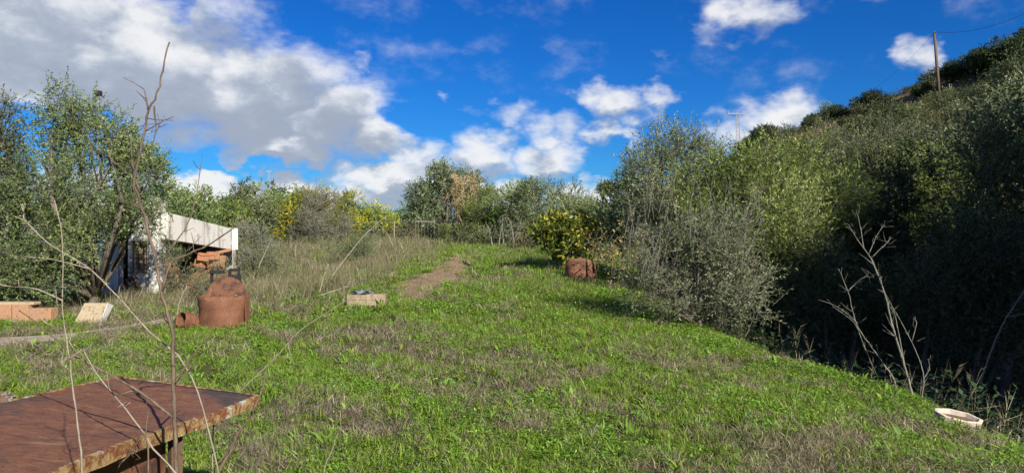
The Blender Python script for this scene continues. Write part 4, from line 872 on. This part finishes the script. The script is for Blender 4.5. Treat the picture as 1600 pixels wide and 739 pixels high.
dead('dead_sapling', 'tall bare sapling rising past the rusty bench into the sky', 2.5, [
    ([(276, 800), (275, 690), (272, 620), (270, 560), (268, 510), (255, 465), (249, 435), (243, 405), (232, 365), (222, 325), (212, 290), (213, 265), (226, 210), (231, 172), (246, 146), (254, 110), (265, 66)], .0084, .0024),
    ([(231, 172), (229, 155), (225, 140)], .0035, .0016), ([(228, 205), (248, 193), (272, 182)], .0028, .001), ([(241, 166), (243, 208), (233, 235)], .003, .0015),
    ([(218, 300), (207, 262), (205, 212)], .0045, .002), ([(254, 455), (268, 410), (292, 398), (330, 380), (385, 343)], .0055, .0018), ([(262, 395), (300, 335, .1), (316, 240, .2)], .003, .001),
    ([(272, 600), (298, 560), (326, 524)], .005, .0018), ([(275, 655), (210, 606), (125, 560), (70, 515), (30, 485)], .005, .002)], 'stem_dark', 7, 1)
dead('dead_sapling', 'thin pale upright stalk in front of the rusty bench', 1.75, [
    ([(130, 800), (124, 690), (116, 620), (109, 565), (104, 530), (98, 480), (98, 380), (85, 312)], .0034, .0011), ([(109, 560), (120, 552), (128, 545)], .002, .001), ([(98, 470), (60, 452), (20, 448)], .002, .0008)], 'stem_pale', 4, 2)
dead('dead_sapling', 'long pale stalk slanting across the bench from the upper edge', 2.45, [
    ([(300, 800), (240, 700), (196, 638), (150, 583), (130, 545)], .0042, .002), ([(192, 636), (204, 628)], .002, .001)], 'stem_pale', 3, 3)
dead('dead_sapling', 'curving grey stalk arching over the low orange wall', 2.65, [
    ([(350, 800), (300, 590), (235, 520), (190, 470), (140, 420), (75, 380), (38, 345), (20, 338)], .004, .0018), ([(38, 345), (36, 325), (40, 318)], .003, .0015), ([(140, 420), (80, 405), (30, 402)], .0025, .001)], 'stem_pale', 5, 4)
dead('dead_sapling', 'long straight grey stalk leaning right above the bench corner', 3.9, [
    ([(335, 655), (380, 607), (440, 548), (470, 515), (545, 467), (580, 450)], .0046, .0015), ([(450, 537), (455, 558), (462, 575)], .002, .001)], 'stem_pale', 4, 5)
dead('dead_sapling', 'broken brown stem standing against the bench corner', 2.7, [
    ([(325, 800), (362, 700), (380, 665), (400, 632), (412, 600), (415, 580)], .008, .003), ([(366, 690), (340, 725), (325, 745)], .004, .002)], 'stem_dark', 5, 6)
dead('dead_sapling', 'very thin dark stem beside the bench, touching its rim', 2.2, [([(232, 745), (230, 700), (228, 672), (232, 640)], .004, .0015), ([(228, 675), (215, 690), (208, 705)], .002, .001)], 'stem_dark', 8, 7)
dead('dead_sapling', 'short bent pale stalk in the grass at the bottom edge', 3.6, [([(505, 745), (515, 712), (524, 688), (528, 676)], .0045, .0015)], 'stem_pale', 5, 8)
for i, (lab, d, pth) in enumerate([('pale stalk leaning steeply among the weeds beside the box', 14.5, [(499, 458), (505, 435), (513, 412)]), ('long bent stalk arching over the weeds toward the fence', 15.5, [(518, 432), (535, 410), (563, 375), (588, 350), (606, 337)]),
                      ('short slanting stalk before the dark shrub by the beam', 17, [(403, 420), (412, 400), (421, 381)]), ('pale fallen stick beside the wooden box', 14, [(500, 462), (520, 455), (544, 447)]), ('curved pale branch sticking out of weeds near the fence', 30, [(614, 385), (606, 366), (590, 350)]), ('crooked pale stalk rising left of the rusty half drum', 11.8, [(276, 500), (281, 470), (292, 447)])]):
    dead('dry_stalk', lab, d, [(pth, .016 if d > 13 else .012, .008)], 'stem_pale', 4, 20 + i, 'stalk', 'dry stalks in the weeds', ground=False, tw_r=.004)
dead('dead_sapling', 'tallest forked bare sapling at the gully edge', 7.9, [
    ([(1424, 612), (1410, 560), (1396, 515), (1385, 470), (1374, 435), (1357, 398)], .015, .006), ([(1357, 398), (1340, 375), (1325, 350)], .005, .0018), ([(1357, 398), (1368, 372), (1382, 350)], .005, .0018), ([(1350, 390), (1345, 360), (1340, 335)], .006, .002), ([(1362, 402), (1380, 385), (1392, 372)], .005, .002), ([(1412, 560), (1400, 500), (1396, 485), (1390, 470)], .006, .0025)], 'twig', 22, 30, tw_r=.0016)
dead('dead_sapling', 'leaning bare sapling left of the tallest one at the gully edge', 8.1, [
    ([(1398, 595), (1375, 560), (1340, 510), (1325, 455), (1310, 420)], .009, .003), ([(1340, 505), (1310, 480), (1278, 468)], .0045, .0018), ([(1325, 455), (1340, 440), (1356, 430)], .006, .002), ([(1372, 590), (1352, 545), (1335, 505), (1300, 478)], .006, .002)], 'twig', 16, 31, tw_r=.0016)
dead('dead_sapling', 'thin bare sapling right of the tallest one at the gully edge', 7.7, [
    ([(1441, 615), (1443, 590), (1436, 560), (1420, 525), (1400, 488)], .0075, .0025), ([(1425, 533), (1432, 505), (1430, 500)], .005, .002), ([(1443, 592), (1452, 575), (1450, 560)], .005, .002)], 'twig', 10, 32, tw_r=.0016)
dead('dead_sapling', 'pale fallen branch hanging over the dark gully at the picture edge', 9.5, [([(1530, 600), (1560, 520), (1590, 470), (1625, 420)], .012, .005), ([(1575, 495), (1600, 490), (1630, 480)], .006, .003)], 'twig', 16, 33, cat='branch', ground=False, tw_r=.0016)
g_ = np.random.default_rng(5)
for i, px in enumerate((770, 779, 788, 797, 806, 815)):
    dead('dry_stalk', ['first', 'second', 'third', 'fourth', 'fifth', 'sixth'][i] + ' from the left of the bare pale stems under the hedge', 35.5, [([(px, 392), (px + g_.normal(0, 3), 375), (px + g_.normal(0, 5), 352 + g_.uniform(-6, 8))], .045, .015)], 'twig', 14, 50 + i, 'stalk', 'bare stems under the hedge', tw_r=.011)

# ------------------------------------------------------------------ grass, weeds, undergrowth (scattered)
def clump(name, n, L, Wd, spread, lean, mat, seed, seg=2, curl=.5, flat=0.):
    g_ = np.random.default_rng(seed); vv, ff, ti = [], [], []
    for i in range(n):
        a_ = g_.uniform(0, 2 * math.pi); b = np.array([*(g_.normal(0, spread, 2)), 0]); l_ = L * g_.uniform(.55, 1.3); h_ = np.array([math.cos(a_), math.sin(a_), 0]); le = lean * g_.uniform(.3, 1.6)
        s_ = np.array([-h_[1], h_[0], 0]) * Wd * g_.uniform(.7, 1.2) / 2; pts = []; d_ = unit(h_ * le + np.array([0, 0, 1.0 - flat])); p_ = b.copy()
        for k in range(seg + 1):
            pts.append(p_.copy()); p_ = p_ + d_ * l_ / seg; d_ = unit(d_ + h_ * curl * g_.uniform(.4, 1.4) - np.array([0, 0, curl * .5]))
        k0 = len(vv); tv = np.clip(g_.normal(.45, .24), 0, 1)
        for k, q in enumerate(pts):
            w_ = [.55, 1, .75, .4][min(k, 3)] if k < seg else 0
            if w_ == 0: vv.append(q)
            else: vv += [q - s_ * w_, q + s_ * w_]
        for k in range(seg - 1): ff.append((k0 + 2 * k, k0 + 2 * k + 1, k0 + 2 * k + 3, k0 + 2 * k + 2)); ti.append(tv)
        ff.append((k0 + 2 * seg - 2, k0 + 2 * seg - 1, k0 + 2 * seg, k0 + 2 * seg)); ti.append(tv)
    q3 = [f for f in ff if len(set(f)) == 3]; q4 = [f for f in ff if len(set(f)) == 4]; t3 = [t_ for f, t_ in zip(ff, ti) if len(set(f)) == 3]; t4 = [t_ for f, t_ in zip(ff, ti) if len(set(f)) == 4]
    fl = ([np.array(q4)] if q4 else []) + [np.array([f[:3] for f in q3])]
    return mesh_np(name, np.array(vv), fl, [M[mat]], {'tint': ('FACE', np.array(t4 + t3))})
def mat_clump(name, n, L, Wd, spread, hgt, mat, seed):       # low mat of small round leaves
    g_ = np.random.default_rng(seed); b = np.stack([g_.normal(0, spread, n), g_.normal(0, spread, n), g_.uniform(.15, 1, n) * hgt], 1)
    d_ = unit(np.stack([g_.normal(0, 1, n), g_.normal(0, 1, n), g_.normal(.15, .35, n)], 1)); nn = unit(np.stack([g_.normal(0, .35, n), g_.normal(0, .35, n), np.ones(n)], 1))
    v, f = leaf_quads(b, d_, nn, L * g_.uniform(.6, 1.3, n), Wd * g_.uniform(.7, 1.2, n), .1)
    return mesh_np(name, v, [f], [M[mat]], {'tint': ('FACE', np.clip(g_.normal(.5, .22, n), 0, 1))})
def stalks(name, n, H, mat, seed, r_=.0022, spread=.1, br=4):
    g_ = np.random.default_rng(seed); a, b, rr = [], [], []
    for i in range(n):
        p_ = np.array([*g_.normal(0, spread, 2), 0]); d_ = unit(np.array([g_.normal(0, .28), g_.normal(0, .28), 1])); l_ = H * g_.uniform(.5, 1.2); e_ = p_ + d_ * l_
        a.append(p_); b.append(e_); rr.append(r_)
        for k in range(br):
            q = p_ + d_ * l_ * g_.uniform(.3, .95); a.append(q); b.append(q + unit(d_ + g_.normal(0, .7, 3)) * l_ * g_.uniform(.12, .35)); rr.append(r_ * .65)
    v, f = twig_quads(np.array(a), np.array(b), np.array(rr)); return mesh_np(name, v, [f], [M[mat]], {'tint': ('FACE', np.tile(np.clip(g_.normal(.55, .2, len(a)), 0, 1), 3))})
def scatter(name, meshes, pts, sc, idx, label_kind='stuff', tilt=.15, seed=1):
    g_ = np.random.default_rng(seed); N = len(pts)
    src = bpy.data.collections.new(name + '_kinds')
    for i, me in enumerate(meshes): src.objects.link(bpy.data.objects.new('%s_%02d' % (name, i), me))
    me = mesh_np(name, pts, [np.zeros((0, 3), int)]) if False else bpy.data.meshes.new(name)
    me.vertices.add(N); me.vertices.foreach_set('co', np.asarray(pts, np.float32).ravel())
    a = me.attributes.new('rot', 'FLOAT_VECTOR', 'POINT'); a.data.foreach_set('vector', np.stack([g_.normal(0, tilt, N), g_.normal(0, tilt, N), g_.uniform(0, 6.283, N)], 1).astype(np.float32).ravel())
    a = me.attributes.new('sc', 'FLOAT', 'POINT'); a.data.foreach_set('value', np.asarray(sc, np.float32))
    a = me.attributes.new('kind_id', 'INT', 'POINT'); a.data.foreach_set('value', np.asarray(idx, np.int32))
    o = obj(name, me); o['kind'] = label_kind
    ng = bpy.data.node_groups.new(name + '_nodes', 'GeometryNodeTree')
    ng.interface.new_socket('Geometry', in_out='INPUT', socket_type='NodeSocketGeometry'); ng.interface.new_socket('Geometry', in_out='OUTPUT', socket_type='NodeSocketGeometry')
    T_ = NT(ng); gi_ = T_.node('NodeGroupInput').outputs[0]
    ci = T_.node('GeometryNodeCollectionInfo', {'Collection': src, 'Separate Children': True, 'Reset Children': True}).outputs[0]
    na = lambda nm, ty: T_.node('GeometryNodeInputNamedAttribute', {'Name': nm}, data_type=ty).outputs[0]
    ip = T_.node('GeometryNodeInstanceOnPoints', {'Points': gi_, 'Instance': ci, 'Pick Instance': True, 'Instance Index': na('kind_id', 'INT')})
    T_.l.new(na('rot', 'FLOAT_VECTOR'), ip.inputs['Rotation']); T_.l.new(na('sc', 'FLOAT'), ip.inputs['Scale'])
    T_.node('NodeGroupOutput', {0: ip.outputs[0]})
    md = o.modifiers.new('scatter', 'NODES'); md.node_group = ng; return o
def field(bands, seed):
    g_ = np.random.default_rng(seed); P, Sc = [], []
    for y0, y1, dens, s_ in bands:
        wl_, wr_ = -.80 * y1 - .5, min(.80 * y1 + .5, 7.5); n_ = int((y1 - y0) * (wr_ - wl_) * dens)
        x = g_.uniform(wl_, wr_, n_); y = g_.uniform(y0, y1, n_); k = (np.abs(x) < .80 * y + .5); x, y = x[k], y[k]
        P.append(np.stack([x, y], 1)); Sc.append(np.full(len(x), s_))
    P = np.concatenate(P); Sc = np.concatenate(Sc); return P[:, 0], P[:, 1], Sc, g_
def clear_of(x, y):
    k = x < bank_x(y) + 1.6
    k &= ~((x < -8.3) & (y > 18.0) & (y < 24)); k &= ~((x < -1.3) & (x > -2.9) & (y < 3.3))
    k &= ~((x < -8.6) & (np.abs(y - 13.2) < .16))
    for cx_, cy_, rr_ in ((dr.location.x, dr.location.y, .4), (at(907, 0, d2)[0], d2, .44), (bxo.location.x, bxo.location.y, .35), (bas.location.x, bas.location.y - .04, .25)): k &= (x - cx_) ** 2 + (y - cy_) ** 2 > rr_ ** 2
    return k
BANDS = [(3.2, 6, 430, .85), (6, 9, 330, .95), (9, 13, 190, 1.15), (13, 19, 90, 1.6), (19, 28, 45, 2.1), (28, 42, 20, 2.9), (42, 64, 8, 4.0)]
def weediness(x, y):                     # the rank dry ground left of the path, and around the house
    return np.clip(sm(-2.6, -3.9, x - .9 * wob(x, y, .8, 2)) * sm(13.2, 15.5, y + .8 * wob(x, y, 1.1, 4) + .12 * (x + 4)) * sm(44, 38, y), 0, 1)
def dryness(x, y):
    v_ = .47 + .50 * wob(x, y, 1.25, 3.1) + .46 * wob(x, y, 3.3, 1.2) + .3 * wob(x, y, 6.7, 2.2) + .3 * wob(x, y, .55, 5.)
    v_ -= .40 * sm(1.4, .1, bank_x(y) - x) + .16 * sm(9, 13, y)
    v_ += .05 * sm(10, 5, y) + .25 * sm(-5, -8, x) * sm(9, 11, y)
    return v_
x, y, s_, g_ = field(BANDS, 21); pmk, plm = path_mask(x, y), pale_mask(x, y)
dv = dryness(x, y) + g_.normal(0, .2, len(x)) + .35 * sm(-4.6, -6.2, x) * sm(8.8, 10, y) * sm(15, 13, y); wv = weediness(x, y)
bare = wob(x, y, 1.9, 7.7) + wob(x, y, .9, 3.9) * .6 + wob(x, y, 5.3, 1.9) * .4 > .66
k = clear_of(x, y) & (g_.random(len(x)) > np.clip(pmk * 1.25, 0, .95)) & (g_.random(len(x)) > plm * .95) & (dv < .62) & (g_.random(len(x)) > wv * .7) & ~(bare & (g_.random(len(x)) < .75))
xg, yg, sg = x[k], y[k], s_[k] * g_.uniform(.65, 1.25, k.sum()); lush = sm(1.6, .3, bank_x(yg) - xg) + .6 * (wob(xg, yg, 1.7, 9.) > .15)
idx = np.where(g_.random(len(xg)) < np.clip(.25 + .6 * lush, 0, .9), g_.integers(0, 3, len(xg)), g_.integers(3, 7, len(xg)))
grass = [mat_clump('clover', 34, .026, .018, .055, .045, 'clover', 1), mat_clump('clover', 38, .023, .016, .06, .055, 'clover', 2), mat_clump('clover', 28, .032, .019, .06, .05, 'clover', 3),
         clump('broad_blades', 13, .075, .009, .03, .9, 'blade', 4), clump('broad_blades', 15, .068, .008, .035, 1.0, 'blade', 5), clump('fine_blades', 18, .11, .005, .03, .5, 'blade', 6), clump('fine_blades', 20, .09, .005, .04, .7, 'blade', 7)]
scatter('grass', grass, np.stack([xg, yg, gz(xg, yg) - .006], 1), sg, idx, seed=31)
k = clear_of(x, y) & (g_.random(len(x)) > np.clip(pmk * 1.3, 0, .97)) & (g_.random(len(x)) > plm * .9) & ((dv > .55) | (g_.random(len(x)) < .16)) & (g_.random(len(x)) > np.where(bare, .7, .22))
xd, yd, sd_ = x[k], y[k], s_[k] * g_.uniform(.6, 1.3, k.sum())
drys = [clump('dry_blades', 20, .085, .0042, .05, 1.3, 'dry', 11, 2, .6), clump('dry_blades', 24, .07, .004, .05, 1.6, 'dry', 12, 2, .8), clump('dry_blades', 18, .12, .004, .04, .8, 'dry', 13, 2, .5), stalks('dry_twigs', 10, .11, 'dry', 14, .0016, .04, 3)]
scatter('dry_grass', drys, np.stack([xd, yd, gz(xd, yd) - .004], 1), sd_, g_.integers(0, 4, len(xd)), seed=32, tilt=.3)
x2, y2, s2, g2 = field([(3.2, 7, 16, 1.0), (7, 12, 11, 1.1), (12, 20, 5, 1.4)], 27); k2 = clear_of(x2, y2) & (path_mask(x2, y2) < .3) & (pale_mask(x2, y2) < .3) & (g2.random(len(x2)) < .35 + .65 * (wob(x2, y2, 1.4, 6.) > .1)); x2, y2, s2 = x2[k2], y2[k2], s2[k2] * g2.uniform(.6, 1.35, k2.sum())
ros = [clump('rosette', 11, .11, .026, .012, 1.7, 'clover', 41, 3, .35), clump('rosette', 14, .09, .020, .02, 1.3, 'blade', 42, 3, .4), clump('rosette', 9, .14, .018, .012, 1.0, 'blade', 43, 3, .45)]
scatter('broadleaf_weeds', ros, np.stack([x2, y2, gz(x2, y2) + .004], 1), s2, g2.integers(0, 3, len(x2)), seed=37, tilt=.1)
# tall dry stalks and rank weeds
x, y, s_, g_ = field([(4.6, 9, 2.2, .8), (9, 14, 2.6, .9), (14, 20, 13, .85), (20, 30, 9, 1.05), (30, 44, 4, 1.4)], 23)
wv = weediness(x, y); k = clear_of(x, y) & (path_mask(x, y) < .15) & (pale_mask(x, y) < .3) & (g_.random(len(x)) < np.where(y < 14, .55 * (dryness(x, y) > .5), .06 + wv))
x, y, s_ = x[k], y[k], s_[k] * g_.uniform(.55, 1.25, k.sum())
wd = [stalks('dry_stalks', 9, .55, 'dry', 1, .0028, .10, 5), stalks('dry_stalks', 12, .42, 'dry', 2, .0026, .14, 6), clump('rank_blades', 26, .45, .007, .1, .35, 'dry', 3, 3, .3), clump('rank_weeds', 30, .36, .012, .12, .6, 'weed', 4, 3, .4), mat_clump('rank_weeds', 70, .05, .02, .13, .34, 'weed', 5), stalks('dry_stalks', 14, .50, 'weed', 6, .0032, .16, 8)]
idx = np.where((y < 14) & (weediness(x, y) < .2), g_.choice([0, 1, 2], len(x)), g_.choice([0, 1, 2, 2, 3, 4, 5, 2], len(x)))
s_ = np.where((y < 14) & (weediness(x, y) < .2), s_ * .62, s_)
scatter('weeds', wd, np.stack([x, y, gz(x, y) - .01], 1), s_, idx, seed=33, tilt=.12)
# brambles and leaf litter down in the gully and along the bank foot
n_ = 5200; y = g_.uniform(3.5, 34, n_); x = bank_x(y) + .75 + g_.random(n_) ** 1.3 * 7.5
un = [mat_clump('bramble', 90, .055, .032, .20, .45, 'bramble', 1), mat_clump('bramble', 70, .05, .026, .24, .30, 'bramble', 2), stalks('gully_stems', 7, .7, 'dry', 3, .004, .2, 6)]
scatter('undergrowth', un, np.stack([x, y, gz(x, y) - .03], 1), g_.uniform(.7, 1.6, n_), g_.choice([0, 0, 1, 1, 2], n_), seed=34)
# scrub covering the hill ground between the shrubs
n_ = 4200; y = g_.uniform(24, 125, n_); x = g_.uniform(.3, .84, n_) * y; k = x > 11; x, y = x[k], y[k]
hs_ = [clump('hill_grass', 26, .5, .05, .3, .5, 'dry', 21, 2, .3), mat_clump('hill_scrub', 60, .16, .09, .45, .6, 'weed', 22), mat_clump('hill_scrub', 60, .16, .09, .5, .7, 'maquis', 23)]
scatter('hill_scrub_vegetation', hs_, np.stack([x, y, gz(x, y) - .03], 1), g_.uniform(.7, 1.5, len(x)), g_.integers(0, 3, len(x)), seed=35)
# loose stones on the path
x = g_.uniform(-4.2, -.4, 5200); y = g_.uniform(15, 31, 5200); k = g_.random(5200) < path_mask(x, y); x, y = x[k], y[k]
st = []
for i in range(3):
    g2 = np.random.default_rng(i); v = unit(np.array([[1, 0, 0], [-1, 0, 0], [0, 1, 0], [0, -1, 0], [0, 0, 1], [0, 0, -1], [.7, .7, .3], [-.7, .6, -.2]])) * g2.uniform(.6, 1.1, (8, 1)) * np.array([1, .8, .6])
    import bmesh
    bm2 = bmesh.new(); [bm2.verts.new(q) for q in v]; bmesh.ops.convex_hull(bm2, input=bm2.verts); me = bpy.data.meshes.new('pebble'); bm2.to_mesh(me); bm2.free(); me.materials.append(M['stone'] if i else M['clay2']); st.append(me)
scatter('gravel', st, np.stack([x, y, gz(x, y) + .004], 1), g_.uniform(.008, .026, len(x)), g_.integers(0, 3, len(x)), seed=36, tilt=.6)
